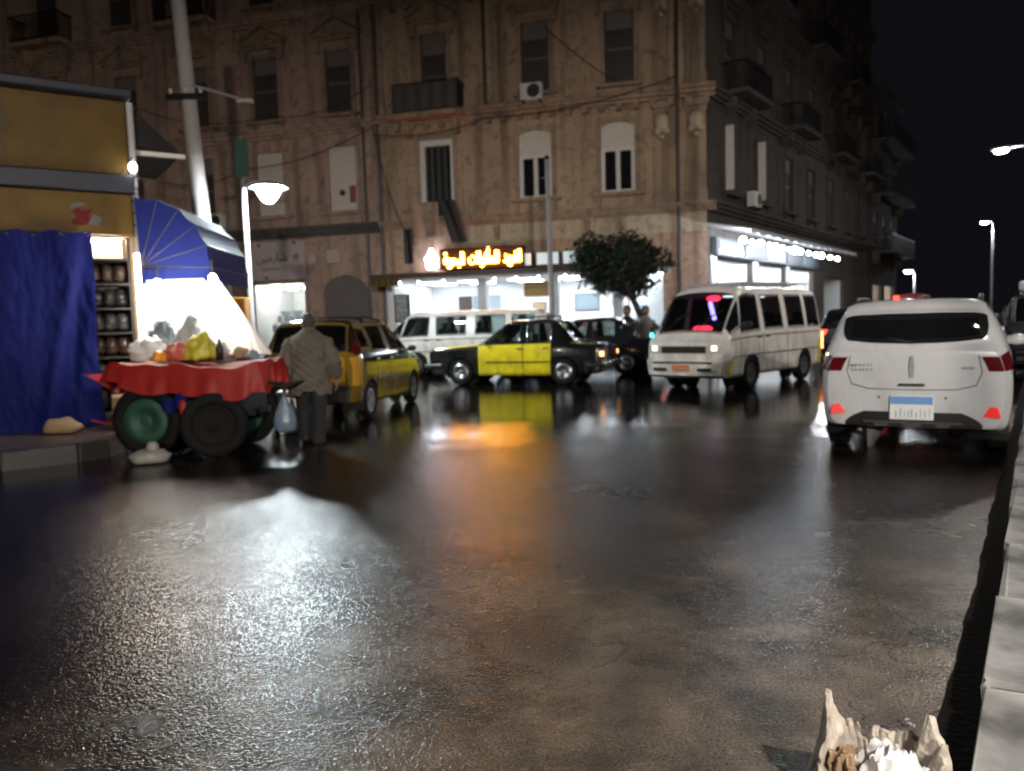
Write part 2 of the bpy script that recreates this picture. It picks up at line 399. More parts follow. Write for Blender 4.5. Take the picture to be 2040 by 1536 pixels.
FORMS = {'ا': (0xFE8D, 0xFE8E), 'أ': (0xFE83, 0xFE84), 'ب': (0xFE8F, 0xFE90, 0xFE91, 0xFE92), 'ة': (0xFE93, 0xFE94), 'ت': (0xFE95, 0xFE96, 0xFE97, 0xFE98),
         'ح': (0xFEA1, 0xFEA2, 0xFEA3, 0xFEA4), 'د': (0xFEA9, 0xFEAA), 'ر': (0xFEAD, 0xFEAE), 'ش': (0xFEB5, 0xFEB6, 0xFEB7, 0xFEB8), 'ف': (0xFED1, 0xFED2, 0xFED3, 0xFED4),
         'ك': (0xFED9, 0xFEDA, 0xFEDB, 0xFEDC), 'ل': (0xFEDD, 0xFEDE, 0xFEDF, 0xFEE0), 'م': (0xFEE1, 0xFEE2, 0xFEE3, 0xFEE4), 'ن': (0xFEE5, 0xFEE6, 0xFEE7, 0xFEE8),
         'و': (0xFEED, 0xFEEE), 'ي': (0xFEF1, 0xFEF2, 0xFEF3, 0xFEF4), 'ه': (0xFEE9, 0xFEEA, 0xFEEB, 0xFEEC)}
def shape(w):
    out = []
    for i, c in enumerate(w):
        if c not in FORMS: out.append(c); continue
        pv = i > 0 and w[i - 1] in FORMS and len(FORMS[w[i - 1]]) == 4
        nx = len(FORMS[c]) == 4 and i + 1 < len(w) and w[i + 1] in FORMS
        out.append(chr(FORMS[c][(3 if nx else 1) if pv else (2 if nx else 0)]))
    return ''.join(out[::-1])
def text_mesh(s, width, height, ext=.02):   # upright in x,z, centred; front towards -y
    c = bpy.data.curves.new('t', 'FONT'); c.body = s; c.extrude = .01; c.resolution_u = 3
    o = bpy.data.objects.new('t', c); COL.objects.link(o)
    dg = bpy.context.evaluated_depsgraph_get(); dg.update()
    me = bpy.data.meshes.new_from_object(o.evaluated_get(dg)); bpy.data.objects.remove(o)
    xs = [v.co.x for v in me.vertices]; ys = [v.co.y for v in me.vertices]
    x0, x1, y0, y1 = min(xs), max(xs), min(ys), max(ys)
    for v in me.vertices:
        x, y, z = v.co
        v.co = ((x - (x0 + x1) / 2) / (x1 - x0) * width, -z / .01 * ext / 2, (y - (y0 + y1) / 2) / (y1 - y0) * height)
    me.materials.clear()
    return me

# ------------------------------------------------------------------ ground, kerbs, pavements
struct('road', MB().quad((-260, -160, 0), (320, -160, 0), (320, 420, 0), (-260, 420, 0)), 'wet_asphalt')

def stones(parent, pts, w, h, ln, m, jit=.008, z0=-.05, seed=1):
    """kerb stones laid end to end along a polyline, body to the right of the walking direction"""
    rnd = random.Random(seed)
    for a, b in zip(pts[:-1], pts[1:]):
        a = Vector(a).to_3d(); b = Vector(b).to_3d(); L = (b - a).length; d = (b - a).normalized(); n = max(1, round(L / ln)); ang = math.atan2(d.y, d.x)
        for k in range(n):
            s = L / n
            mb = MB().box(.006, s - .006, -w, 0, z0, h, .018)
            for i, v in enumerate(mb.v): mb.v[i] = (v[0] + rnd.uniform(-1, 1) * jit * .5, v[1] + rnd.uniform(-1, 1) * jit, v[2] + (rnd.uniform(-1, 1) * jit if v[2] > 0 else 0))
            p = a + d * (k * s)
            obj('kerb_stone', mb, m, parent, (p.x + rnd.uniform(-1, 1) * jit, p.y + rnd.uniform(-1, 1) * jit, 0), ang, smooth=False)

KD = Vector((.566, .824, 0)); KN = Vector((.824, -.566, 0)); K0 = Vector((1.22, 2.0, 0))
med = MB()
def medp(t, s, z): return K0 + KD * t + KN * s + Vector((0, 0, z))
med.grid(lambda a, b: medp(-9 + 110 * a, .27 + 3.0 * b, .135 + .015 * math.sin(37 * a) * math.sin(9 * b)), 60, 4)
median = struct('median_strip', med, 'pave')
stones(median, [(K0 + KD * -9).to_2d(), (K0 + KD * -.35).to_2d(), (K0 + KD * 6).to_2d(), (K0 + KD * 26).to_2d()], .30, .17, .92, 'kerb_stone', .012, seed=3)
obj('brick', MB().box(-.10, .10, -.05, .05, 0, .06, .006), 'brick_orange', None, tuple(medp(.12, .42, .14)), .4)
tag(bpy.data.objects['brick'], 'small broken orange brick lying on the right kerb near the camera', 'brick')

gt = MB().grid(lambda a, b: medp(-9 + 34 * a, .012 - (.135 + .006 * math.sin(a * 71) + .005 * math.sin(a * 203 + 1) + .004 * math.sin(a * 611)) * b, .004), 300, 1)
struct('kerb_shadow_strip', gt, 'kerb_shade')  # near-black strip laid along the kerb in place of its cast shadow
edge = [(-16.5, -.8), (-5.38, 7.97), (-4.80, 8.42), (-4.62, 8.72), (-4.66, 9.2), (-5.0, 12), (-5.75, 17), (-6.9, 24.3)]
pm = MB(); n = len(edge)
inner = [Vector(p) for p in edge]
poly = [(x - .16, y + .02) for x, y in edge] + [(-40, 33), (-40, -1)]
pm.add([(x, y, .185) for x, y in poly], [tuple(range(len(poly)))])
pav = struct('pavement', pm, 'pave')
stones(pav, edge, -.16, .20, .8, 'kerb_dark', .008, seed=5)

# ------------------------------------------------------------------ buildings
FROT = math.atan2(-.25, .968); FP = (2.37, 26.0, 0)
def wall(u0, u1, z0, z1, ops, depth=.2, y=0.0):
    us = sorted({u0, u1} | {o[0] for o in ops} | {o[1] for o in ops}); zs = sorted({z0, z1} | {o[2] for o in ops} | {o[3] for o in ops})
    mb = MB()
    for a, b in zip(us[:-1], us[1:]):
        for c, d in zip(zs[:-1], zs[1:]):
            cu, cz = (a + b) / 2, (c + d) / 2
            if any(o[0] < cu < o[1] and o[2] < cz < o[3] for o in ops): continue
            mb.quad((a, y, c), (b, y, c), (b, y, d), (a, y, d))
    for o in ops:
        a, b, c, d = o[:4]
        mb.quad((a, y, c), (a, y + depth, c), (a, y + depth, d), (a, y, d)); mb.quad((b, y, c), (b, y, d), (b, y + depth, d), (b, y + depth, c))
        mb.quad((a, y, d), (b, y, d), (b, y + depth, d), (a, y + depth, d)); mb.quad((a, y, c), (a, y + depth, c), (b, y + depth, c), (b, y, c))
    return mb
def arch_poly(a, b, z0, z1, rise, n=8):
    return [(a, z0), (b, z0)] + [(b + (a - b) * k / n, z1 - rise + rise * math.sin(math.pi * k / n)) for k in range(n + 1)]

class Fac:
    """a facade frame: local x along the wall, y into the building, z up, hung under a building"""
    def __init__(s, root, loc=(0, 0, 0), rot=0.0): s.root = root; s.loc = loc; s.rot = rot
    def part(s, name, mb, m, parent=None, smooth=False, label=None):
        if parent is None: o = obj(name, mb, m, s.root, s.loc, s.rot, smooth)
        else: o = obj(name, mb, m, parent, smooth=smooth)
        if label: o['label'] = label
        return o
def casement(F, a, b, z0, z1, blind=.38, seed=0):
    """white frame, roller blind over the upper part, two dark panes below"""
    zm = z1 - (z1 - z0) * blind; c = (a + b) / 2
    w = MB().box(a, a + .13, .03, .16, z0, zm, .01).box(b - .13, b, .03, .16, z0, zm, .01).box(c - .07, c + .07, .03, .15, z0, zm, .01).box(a, b, .02, .17, z0 - .06, z0 + .05, .01).box(a + .12, b - .12, .03, .15, zm - .08, zm + .02, .01)
    win = F.part('window', w, 'white_frame')
    F.part('blind', MB().prism(arch_poly(a + .01, b - .01, zm, z1 - .004, .14), .045, .13), 'white_blind', win)
    F.part('arch_spandrel', MB().grid(lambda p, q: (a + (b - a) * p, .03, (z1 - .144 + .14 * math.sin(math.pi * p)) * (1 - q) + (z1 + .002) * q), 16, 1), 'plaster_tan', win)
    for p, q in ((a + .13, c - .07), (c + .07, b - .13)):
        F.part('pane', MB().box(p, q, .10, .11, z0 + .05, zm - .08), 'window_glass', win)
    F.part('backing', MB().quad((a, .19, z0), (b, .19, z0), (b, .19, zm), (a, .19, zm)), 'black_void', win)
    return win
def shuttered(F, a, b, z0, z1, top=.27, m='dark_shutter', bars=6, pale='grey_shutter'):
    zm = z1 - (z1 - z0) * top; c = (a + b) / 2
    w = MB().box(a, a + .06, .04, .17, z0, z1).box(b - .06, b, .04, .17, z0, z1).box(a, b, .035, .175, zm - .035, zm + .035).box(a, b, .03, .18, z0 - .04, z0 + .05)
    win = F.part('window', w, m)
    if pale: F.part('fanlight_panel', MB().box(a + .06, b - .06, .07, .13, zm + .035, z1 - .01), pale, win)
    F.part('backing', MB().quad((a, .19, z0), (b, .19, z0), (b, .19, z1), (a, .19, z1)), 'black_void', win)
    n = bars
    for k in range(n):
        x = a + .06 + (b - a - .12) * (k + .5) / n
        F.part('shutter_board', MB().box(x - .055, x + .055, .09, .125, z0 + .05, zm - .035, .006), m, win)
    F.part('shutter_rail', MB().box(a + .06, b - .06, .075, .135, (z0 * .35 + zm * .65) - .03, (z0 * .35 + zm * .65) + .03), pale or m, win)
    return win
def surround(F, a, b, z0, z1, m='trim_tan', ped=False, sill=True, hood=True):
    t = .16
    mb = MB().box(a - t, a - .002, -.05, .02, z0, z1).box(b + .002, b + t, -.05, .02, z0, z1).box(a - t, b + t, -.06, .02, z1 + .002, z1 + t)
    F.part('window_surround', mb, m)
    if sill:
        s = MB().box(a - .28, b + .28, -.22, .015, z0 - .17, z0 - .07, .015)
        for u in (a - .16, b + .04):
            s.prism([(u, z0 - .17), (u + .12, z0 - .17), (u + .12, z0 - .5), (u, z0 - .5)], -.11, .012)
        F.part('sill', s, m)
    if hood:
        zz = z1 + .42
        h = MB().box(a - .4, b + .4, -.30, .012, zz, zz + .12, .02).box(a - .3, b + .3, -.18, .011, zz - .1, zz - .002)
        for u in (a - .32, b + .14): h.prism([(u, zz - .1), (u + .18, zz - .1), (u + .15, zz - .5), (u + .03, zz - .5)], -.16, .013)
        if ped:
            c = (a + b) / 2
            h.prism([(a - .42, zz + .12), (b + .42, zz + .12), (c, zz + .62)], -.12, .010)
            k = .12
            for q in ((a - .46, zz + .125, c, zz + .70), (b + .46, zz + .125, c, zz + .70)):
                h.add([(q[0], -.28, q[1]), (q[0], .009, q[1]), (q[2], .009, q[3]), (q[2], -.28, q[3]), (q[0], -.28, q[1] + k), (q[0], .009, q[1] + k), (q[2], .009, q[3] + k), (q[2], -.28, q[3] + k)],
                      [(0, 1, 2, 3), (4, 7, 6, 5), (0, 3, 7, 4), (1, 5, 6, 2), (0, 4, 5, 1), (2, 6, 7, 3)])
        F.part('hood_moulding', h, m)
def cornice(F, u0, u1, z, h=.32, out=.32, m='trim_tan', dent=True):
    mb = MB().box(u0, u1, -out, .006, z + h * .62, z + h, .02).box(u0, u1, -out * .7, .005, z + h * .3, z + h * .62 - .002).box(u0, u1, -out * .35, .004, z, z + h * .3 - .002)
    F.part('cornice', mb, m)
    if dent:
        d = MB(); k = int((u1 - u0) / .55)
        for i in range(k):
            u = u0 + (i + .5) * (u1 - u0) / k; d.box(u - .09, u + .09, -out * .62, .002, z - .20, z - .002)
        F.part('dentil_row', d, m)['kind'] = 'stuff'
def balcony(F, u0, u1, z0, z1, out=.75, m='iron', slab='trim_tan', cloth=None):
    s = MB().box(u0 - .08, u1 + .08, -out - .05, .008, z0 - .16, z0, .02)
    for u in (u0 + .2, u1 - .4): s.prism([(u, z0 - .16), (u + .2, z0 - .16), (u + .2, z0 - .7), (u, z0 - .5)], -.4, .01)
    b = F.part('balcony', s, slab)
    r = MB(); r.box(u0, u1, -out, -out + .05, z1 - .05, z1); r.box(u0, u0 + .05, -out, 0, z1 - .05, z1 - .001); r.box(u1 - .05, u1, -out, 0, z1 - .05, z1 - .001)
    r.box(u0, u1, -out, -out + .03, z0 + .08, z0 + .12)
    k = int((u1 - u0) / .11)
    for i in range(k + 1):
        u = u0 + .015 + (u1 - u0 - .03) * i / k; r.box(u - .011, u + .011, -out + .012, -out + .034, z0, z1 - .05)
    for u in (u0 + .02, u1 - .02):
        for i in range(6): r.box(u - .011, u + .011, -out + .1 + i * .11, -out + .122 + i * .11, z0, z1 - .05)
    F.part('railing', r, m, b)
    if cloth: F.part('railing_cover', MB().grid(lambda p, q: (u0 + .03 + (u1 - u0 - .06) * p, -out - .02 - .012 * math.sin(p * 31), z0 + .05 + (z1 - z0 - .1) * q), 40, 2), cloth, b)
def ac_unit(name, label, loc, rot):
    t = thing(name, label, 'air conditioner', loc, rot)
    obj('casing', MB().box(-.36, .36, -.30, 0, -.26, .26, .025), 'white_frame', t)
    mtx = Matrix.Translation((.09, -.301, 0)) @ Matrix.Rotation(R(90), 4, 'X')
    obj('fan_opening', MB().lathe([(.0, .004), (.19, .004), (.205, .012), (.215, 0)], 24, mtx), 'black_void', t)
    g = MB()
    for r in (.06, .11, .16): g.lathe([(r - .006, .014), (r + .006, .014), (r + .006, .020), (r - .006, .020)], 20, mtx, True)
    obj('fan_grille', g, 'plastic_grey', t)
    obj('bracket', MB().box(-.3, -.26, -.28, .02, -.32, -.262).box(.26, .3, -.28, .02, -.32, -.262), 'iron', t)
    return t
def room(F, a, b, z1, depth, m='white_tile', floor='tile_floor', z0=.16, label=None):
    r = MB(); y0 = .2
    r.quad((a, depth, z0), (b, depth, z0), (b, depth, z1), (a, depth, z1)); r.quad((a, y0, z0), (a, depth, z0), (a, depth, z1), (a, y0, z1)); r.quad((b, y0, z0), (b, y0, z1), (b, depth, z1), (b, depth, z0))
    o = F.part('shop_interior_wall', r, m)
    F.part('shop_ceiling', MB().quad((a, y0, z1), (b, y0, z1), (b, depth, z1), (a, depth, z1)), 'ceil_white', o)
    F.part('shop_floor', MB().quad((a, 0, z0), (b, 0, z0), (b, depth, z0), (a, depth, z0)), floor, o)
    return o
def bulb(F, u, y, z, r, m, name='bulb', cord=.12):
    o = F.part('hanging_lamp', MB().tube([(u, y, z + r + cord), (u, y, z + r * .6)], .012, 6), 'plastic_black')
    obj(name, MB().ball((u, y, z), r, 6), m, o, smooth=True)

# --- corner building with the restaurant
bld = thing('corner_building', 'tan plastered corner building with white blinds above the bright restaurant', 'building', FP, FROT)
F = Fac(bld); UL, UR, TOP = -7.1, 4.15, 19.0
w1 = [(-1.97, -.85, 5.58, 7.78), (.79, 1.91, 5.58, 7.80)]
w2 = [(-1.80, -.86, 9.05, 11.28), (.98, 1.92, 9.05, 11.28)]
d1 = (-5.5, -4.3, 5.15, 7.76); d2 = (-5.35, -4.42, 8.62, 11.3)
w3 = [(u0, u1, z0 + 3.95, z1 + 3.95) for u0, u1, z0, z1 in w2 + [(-5.35, -4.42, 9.05, 11.28)]]
rest = (-6.75, 2.75, .16, 3.05)
F.part('wall', wall(UL, UR, .16, TOP, w1 + w2 + w3 + [d1, d2, rest]), 'plaster_tan')
F.part('pale_wall_band', MB().box(-4.0, UR - .004, -.025, .0, 4.15, 4.74), 'plaster_pale')
for a, b, c, d in w1: casement(F, a, b, c, d); surround(F, a, b, c, d, hood=False)
for a, b, c, d in w2: shuttered(F, a, b, c, d); surround(F, a, b, c, d, ped=False)
for a, b, c, d in w3: shuttered(F, a, b, c, d); surround(F, a, b, c, d)
a, b, c, d = d1
dr = F.part('balcony_door', MB().box(a, a + .16, .0, .17, c, d).box(b - .10, b, .0, .17, c, d).box(a + .16, b - .1, .0, .17, d - .2, d - .002), 'white_frame')
F.part('door_curtain', MB().grid(lambda p, q: (a + .16 + (b - a - .26) * p, .12 + .02 * math.sin(p * 25), c + (d - .2 - c) * q), 24, 1), 'black_void', dr)
surround(F, a, b, c, d, hood=False, sill=False)
shuttered(F, *d2); surround(F, *d2, ped=True, sill=False)
balcony(F, -6.15, -3.8, 8.55, 9.5, .8, cloth='dark_shutter')
cornice(F, UL, UR + .3, 4.78, .28, .26, dent=False); cornice(F, UL, UR + .3, 8.32, .36, .4); cornice(F, UL, UR + .3, 12.35, .36, .42); cornice(F, UL, UR + .3, 16.4, .5, .55)
for u0, u1 in ((2.55, 3.0), (3.55, 4.14), (-7.06, -6.75)):
    for za, zb in ((5.06, 8.30), (8.68, 12.33)):
        p = MB().box(u0, u1, -.10, .0, za + .35, zb - .4).box(u0 - .05, u1 + .05, -.14, .001, za, za + .345, .015)
        p.box(u0 - .04, u1 + .04, -.13, .001, zb - .395, zb - .25, .015).box(u0 - .08, u1 + .08, -.19, .002, zb - .245, zb - .02, .02)
        F.part('pilaster', p, 'trim_tan')
for u in (2.78, 3.85):
    for z in (7.6, 11.4):
        F.part('carved_ornament', MB().ball((u, -.16, z), .24, 6, (1, .6, 1.3)).ball((u - .14, -.16, z - .25), .13, 5).ball((u + .14, -.16, z - .25), .13, 5).ball((u, -.18, z - .45), .1, 5), 'plaster_pale', smooth=True)
for u in (.2, 1.25, -2.9):
    F.part('bracket', MB().prism([(u, 4.70), (u + .2, 4.70), (u + .17, 4.2), (u + .03, 4.25)], -.2, -.02), 'trim_tan')
F.part('drainpipe', MB().tube([(-3.05, -.10, 12.3), (-3.05, -.10, 8.75), (-2.85, -.10, 8.72)], .06, 8), 'pipe')
F.part('drainpipe', MB().tube([(-6.98, -.14, 16.4), (-6.98, -.14, .2)], .07, 8), 'pipe')
F.part('drainpipe', MB().tube([(3.28, -.16, 12.3), (3.28, -.45, 8.6), (3.28, -.16, 8.0), (3.28, -.14, .3)], .06, 8), 'pipe')
F.part('side_pier', MB().box(2.76, 4.145, -.06, .0, .16, 4.1), 'plaster_brown')
F.part('pier_tile', MB().box(2.78, 4.14, -.085, -.061, .16, 1.6), 'white_tile')
F.part('pier_tile', MB().box(-7.05, -6.76, -.03, -.001, .16, 2.95), 'white_tile')
# back and roof so the block is closed
F.part('roof', MB().box(UL, UR - .1, .02, 16, TOP - .3, TOP - .05), 'plaster_grey')

# restaurant interior
room(F, -6.75, 2.75, 3.0, 4.2)
for u in (-3.6, -1.0, 1.2): F.part('tile_pillar', MB().box(u - .16, u + .16, .6, .95, .165, 2.995), 'white_tile')
F.part('back_doorway', MB().box(-5.65, -5.1, 4.14, 4.19, .165, 2.5), 'dark_wood')
F.part('wall_screen', MB().box(-5.0, -3.9, 4.08, 4.19, 1.75, 2.5, .01), 'screen_grey')
F.part('yellow_wall_panel', MB().box(-2.9, -1.7, 4.12, 4.19, 2.4, 2.95), 'yellow_sign')
F.part('tile_band', MB().box(-3.3, 2.7, 4.15, 4.18, 1.15, 1.32), 'sign_pinkish')
for u in (-5.9, -4.3, -2.4, -.6, 1.0, 2.2):
    for y in (1.7, 3.1):
        o = F.part('ceiling_lamp', MB().box(u - .52, u + .52, y - .22, y + .22, 2.955, 2.999), 'white_plastic')
        F.part('diffuser', MB().box(u - .48, u + .48, y - .18, y + .18, 2.945, 2.954), 'panel_shop', o)
# canopy edge with bulbs and tinsel
cn = F.part('canopy', MB().box(-7.05, 3.2, -1.15, -.01, 3.06, 3.14, .01), 'sign_brown')
F.part('canopy_edge', MB().box(-7.05, 3.2, -1.17, -1.151, 2.98, 3.16), 'sign_brown', cn)
F.part('yellow_valance', MB().grid(lambda p, q: (-7.04 + 1.05 * p, -1.19 + .01 * math.sin(p * 30), 2.98 - .22 * q - .03 * abs(math.sin(p * 9)) * q), 20, 3), 'yellow_sign', cn)
rt = random.Random(4)
fr = MB()
for k in range(260):
    u = -6.0 + 9.1 * k / 260 + rt.uniform(-.01, .01); L = rt.uniform(.06, .22)
    fr.box(u - .006, u + .006, -1.16, -1.155, 2.97 - L, 2.978)
o = F.part('tinsel_fringe', fr, 'white_plastic', cn); o['kind'] = 'stuff'
for u in (-6.15, -5.45, -4.55, -2.75, -2.0, -1.25, -.35, .5, 1.4, 2.3): bulb(F, u, -.75, 2.86, .05, 'bulb_canopy')
# illuminated sign
sg = thing('restaurant_sign', 'dark signboard with glowing amber Arabic letters and a white icon', 'sign', FP, FROT)
obj('board', MB().box(-4.78, -1.80, -.42, -.10, 3.26, 3.98, .02), 'sign_dark', sg)
obj('lettering', text_mesh(shape('البحرية') + '  ' + shape('للمأكولات') + '  ' + shape('الفريد'), 2.72, .66, .05), 'letter_amber', sg, (-3.25, -.46, 3.62))
ic = MB()
for x, z, r in ((0, .16, .13), (-.12, .02, .12), (.12, .02, .12), (0, -.02, .16), (-.07, -.2, .13), (.09, -.2, .13), (0, .3, .08)): ic.ball((x, 0, z), r, 6, (1, .35, 1))
obj('white_icon', ic, 'icon_white', sg, (-5.05, -.5, 3.62), smooth=True)
obj('icon_bracket', MB().box(-5.07, -5.03, -.48, .02, 3.6, 3.64), 'iron', sg)
obj('sign_post', MB().box(-4.6, -4.55, -.11, .02, 3.3, 4.0).box(-2.4, -2.35, -.11, .02, 3.3, 4.0), 'iron', sg)
for k, (a, b) in enumerate(((-1.80, -1.55), (-1.40, -.62), (-.5, .1))):
    o = tag(obj('light_box', MB().box(a, b, -.32, -.04, 3.26, 3.72, .02), 'iron', None, FP, FROT),
            ('narrow', 'wide', 'rightmost')[k] + ' pale light box right of the amber sign' + ('', ' behind the lamp post', ' beside the tree')[k], 'light box', 'pale light boxes')
    obj('lit_face', MB().box(a + .02, b - .02, -.335, -.321, 3.29, 3.69), 'lightbox', o)
# restaurant furniture
ct = thing('serving_counter', 'long white tiled counter inside the bright restaurant', 'counter', FP, FROT)
obj('counter_body', MB().box(-2.8, .8, 1.9, 2.6, .165, 1.1), 'white_tile', ct); obj('counter_top', MB().box(-2.85, .85, 1.85, 2.65, 1.102, 1.16, .01), 'fridge', ct)
fg = thing('display_fridge', 'tall grey display fridge at the right of the restaurant', 'fridge', FP, FROT)
obj('cabinet', MB().box(1.5, 2.3, 3.3, 4.1, .165, 2.1, .02), 'fridge', fg); obj('glass_door', MB().box(1.56, 2.24, 3.27, 3.298, .4, 1.9), 'screen_grey', fg)
for k, (u, y, z, w_, h_, m) in enumerate(((-2.3, 4.17, 1.95, .5, .38, 'cardboard'), (-.4, 4.17, 2.1, .9, .6, 'screen_grey'), (.9, 4.17, 2.15, .6, .45, 'sign_pinkish'), (2.1, 4.17, 2.55, .5, .3, 'red_bag'))):
    o = tag(obj('wall_poster', MB().box(u - w_ / 2, u + w_ / 2, y - .05, y - .03, z - h_ / 2, z + h_ / 2), m, None, FP, FROT), ('small tan', 'large grey', 'pale pink', 'small red')[k] + ' poster on the back wall of the restaurant', 'poster', 'posters in the restaurant')
    obj('frame', MB().box(u - w_ / 2 - .03, u + w_ / 2 + .03, y - .029, y - .01, z - h_ / 2 - .03, z + h_ / 2 + .03), 'iron', o)
for k in range(7):
    u = -2.6 + k * .5
    tag(obj('food_tray', MB().box(u - .2, u + .2, 2.0, 2.4, 1.162, 1.24, .01).ball((u, 2.2, 1.24), 1, 5, (.15, .15, .07)), ('chrome', 'red_bag', 'cardboard', 'yellow_bag')[k % 4], None, FP, FROT), 'food tray on the restaurant counter, %s from the left' % ('first', 'second', 'third', 'fourth', 'fifth', 'sixth', 'seventh')[k], 'tray', 'food trays on the counter')
mn = thing('menu_board', 'tall black menu poster with white lines on the restaurant pier', 'poster', FP, FROT)
obj('panel', MB().box(-6.64, -6.06, -.12, -.09, 1.5, 2.5), 'menu_black', mn)
tx = MB(); rt = random.Random(9)
for k in range(11):
    z = 2.42 - k * .083; x = -6.58
    while x < -6.16:
        L = rt.uniform(.03, .1); tx.box(x, min(x + L, -6.12), -.124, -.121, z - .018, z + (.018 if k not in (2, 6) else .03)); x += L + .025
obj('print_lines', tx, 'white_plastic', mn)['kind'] = 'stuff'
obj('stand_leg', MB().tube([(-6.35, -.1, 1.5), (-6.35, -.1, .16)], .03, 8), 'iron', mn)

# --- left building with pediments
lb = thing('pedimented_building', 'dark brown older building with pedimented windows at the left', 'building', FP, FROT)
G = Fac(lb); UL2, UR2 = -30.0, -7.12
cols = [-8.5, -11.4, -14.3, -17.4, -20.8, -24.2]
g1 = [(u - .54, u + .54, 5.6, 7.85) for u in cols]; g2 = [(u - .5, u + .5, 9.05, 11.2) for u in cols]; g3 = [(u - .5, u + .5, 13.1, 15.2) for u in cols]
shop = (-12.42, -10.2, .16, 3.12); roll = (-9.5, -7.7, .16, 3.3); sh2 = (-17.6, -13.6, .16, 3.1)
G.part('wall', wall(UL2, UR2, .16, 18.4, g1 + g2 + g3 + [shop, roll, sh2], y=.06), 'plaster_brown')
class Off(Fac): pass
G2 = Fac(lb, (0, .06, 0))
for k, (a, b, c, d) in enumerate(g1):
    if k < 2:
        pn = G2.part('closed_shutter', MB().box(a + .01, b - .01, .04, .12, c, d, .01), 'white_blind')
        for i in range(14): G2.part('shutter_slat', MB().box(a + .06, b - .06, .02, .045, c + .08 + i * .155, c + .2 + i * .155, .006), 'white_blind', pn)
        if k == 0: G2.part('wall_plate', MB().lathe([(.0, .02), (.11, .02), (.11, 0)], 14, Matrix.Translation((a + .5, .0, c + .62)) @ Matrix.Rotation(R(90), 4, 'X')), 'black_void', pn); G2.part('red_cloth_patch', MB().box(b - .3, b - .06, -.005, .015, c + .25, c + .85), 'pole_red', pn)
    else: shuttered(G2, a, b, c, d)
    surround(G2, a, b, c, d, 'plaster_brown', hood=False)
for a, b, c, d in g2: shuttered(G2, a, b, c, d); surround(G2, a, b, c, d, 'trim_tan', ped=True)
for a, b, c, d in g3: shuttered(G2, a, b, c, d); surround(G2, a, b, c, d, 'trim_tan', ped=True)
cornice(G2, UL2, UR2, 4.72, .36, .42, 'plaster_grey', dent=False); cornice(G2, UL2, UR2, 8.3, .36, .36, 'plaster_brown', dent=False); cornice(G2, UL2, UR2, 12.3, .34, .36, 'plaster_brown', dent=False)
for u in (-10.0, -12.9, -15.9, -19.1, -22.5):
    G2.part('pilaster', MB().box(u - .3, u + .3, -.09, .0, 8.68, 12.28).box(u - .36, u + .36, -.15, .001, 11.9, 12.279, .02), 'plaster_brown')
balcony(G2, -21.9, -19.6, 12.7, 13.7, .8); balcony(G2, -15.4, -13.2, 12.7, 13.7, .8)
G2.part('drainpipe', MB().tube([(-7.6, -.10, 16), (-7.6, -.10, .2)], .06, 8), 'pipe')
G.part('roof', MB().box(UL2, UR2 - .1, .1, 14, 18.1, 18.35), 'plaster_grey')
# boutique with lit window
room(G, -12.42, -10.2, 3.08, 3.0)
bp = G2.part('shop_window_frame', MB().box(-12.42, -12.34, .02, .1, .16, 3.1).box(-10.28, -10.2, .02, .1, .16, 3.1).box(-12.34, -10.28, .02, .1, .16, .3), 'white_frame')
G2.part('pane', MB().box(-12.34, -10.28, .055, .062, .3, 3.1), 'shop_glass', bp)
for u in (-12.0, -11.3, -10.6):
    o = G2.part('ceiling_lamp', MB().box(u - .25, u + .25, .9, 1.05, 3.0, 3.06), 'white_plastic')
    G2.part('tube', MB().tube([(u - .22, .97, 2.95), (u + .22, .97, 2.95)], .025, 8), 'bulb_white', o)
G2.part('display_panel', MB().box(-12.0, -11.05, 1.2, 1.25, .6, 2.1), 'screen_grey')
rt = random.Random(12)
for k in range(8):
    u = -12.0 + .25 * k; z = 1.45 + .35 * (k % 2)
    t = tag(obj('hanging_bag', MB().box(-.11, .11, -.05, .05, -.16, .12, .03).tube([(-.07, 0, .11), (-.05, 0, .22), (.05, 0, .22), (.07, 0, .11)], .01, 5), 'white_plastic', None, (FP[0] + u * math.cos(FROT) - .8 * math.sin(FROT), FP[1] + u * math.sin(FROT) + .8 * math.cos(FROT), z), FROT),
            'small pale bag hung in the lit boutique window, %s from the left' % ('first', 'second', 'third', 'fourth', 'fifth', 'sixth', 'seventh', 'eighth')[k], 'bag', 'pale bags in the boutique window')
ss = thing('boutique_sign', 'pinkish shop sign with dark Arabic lettering over the lit boutique', 'sign', FP, FROT)
obj('board', MB().box(-12.42, -10.12, -.10, .05, 3.2, 4.62, .015), 'sign_pinkish', ss)
obj('lettering', text_mesh(shape('شارمين'), 1.25, .42, .012), 'ink', ss, (-11.45, -.11, 4.0))
sq = MB()
for k in range(9): sq.tube([(-11.85 + k * .085 + .03 * math.cos(q * .8), -.105, 3.62 + .05 * math.sin(q * .8 + k)) for q in range(7)], .011, 5)
obj('small_script', sq, 'ink', ss)
lg = MB(); lg.tube([(-10.45 + .1 * math.cos(q * .55) * (1 - q * .03), -.105, 3.98 + .15 * math.sin(q * .55) * (1 - q * .03)) for q in range(18)], .018, 6)
obj('emblem', lg, 'ink', ss)
for x, z in ((-11.95, 4.5), (-10.5, 4.55), (-11.7, 3.3)): obj('bolt_plate', MB().box(x - .06, x + .06, -.12, -.101, z - .05, z + .05, .01), 'ink', ss)
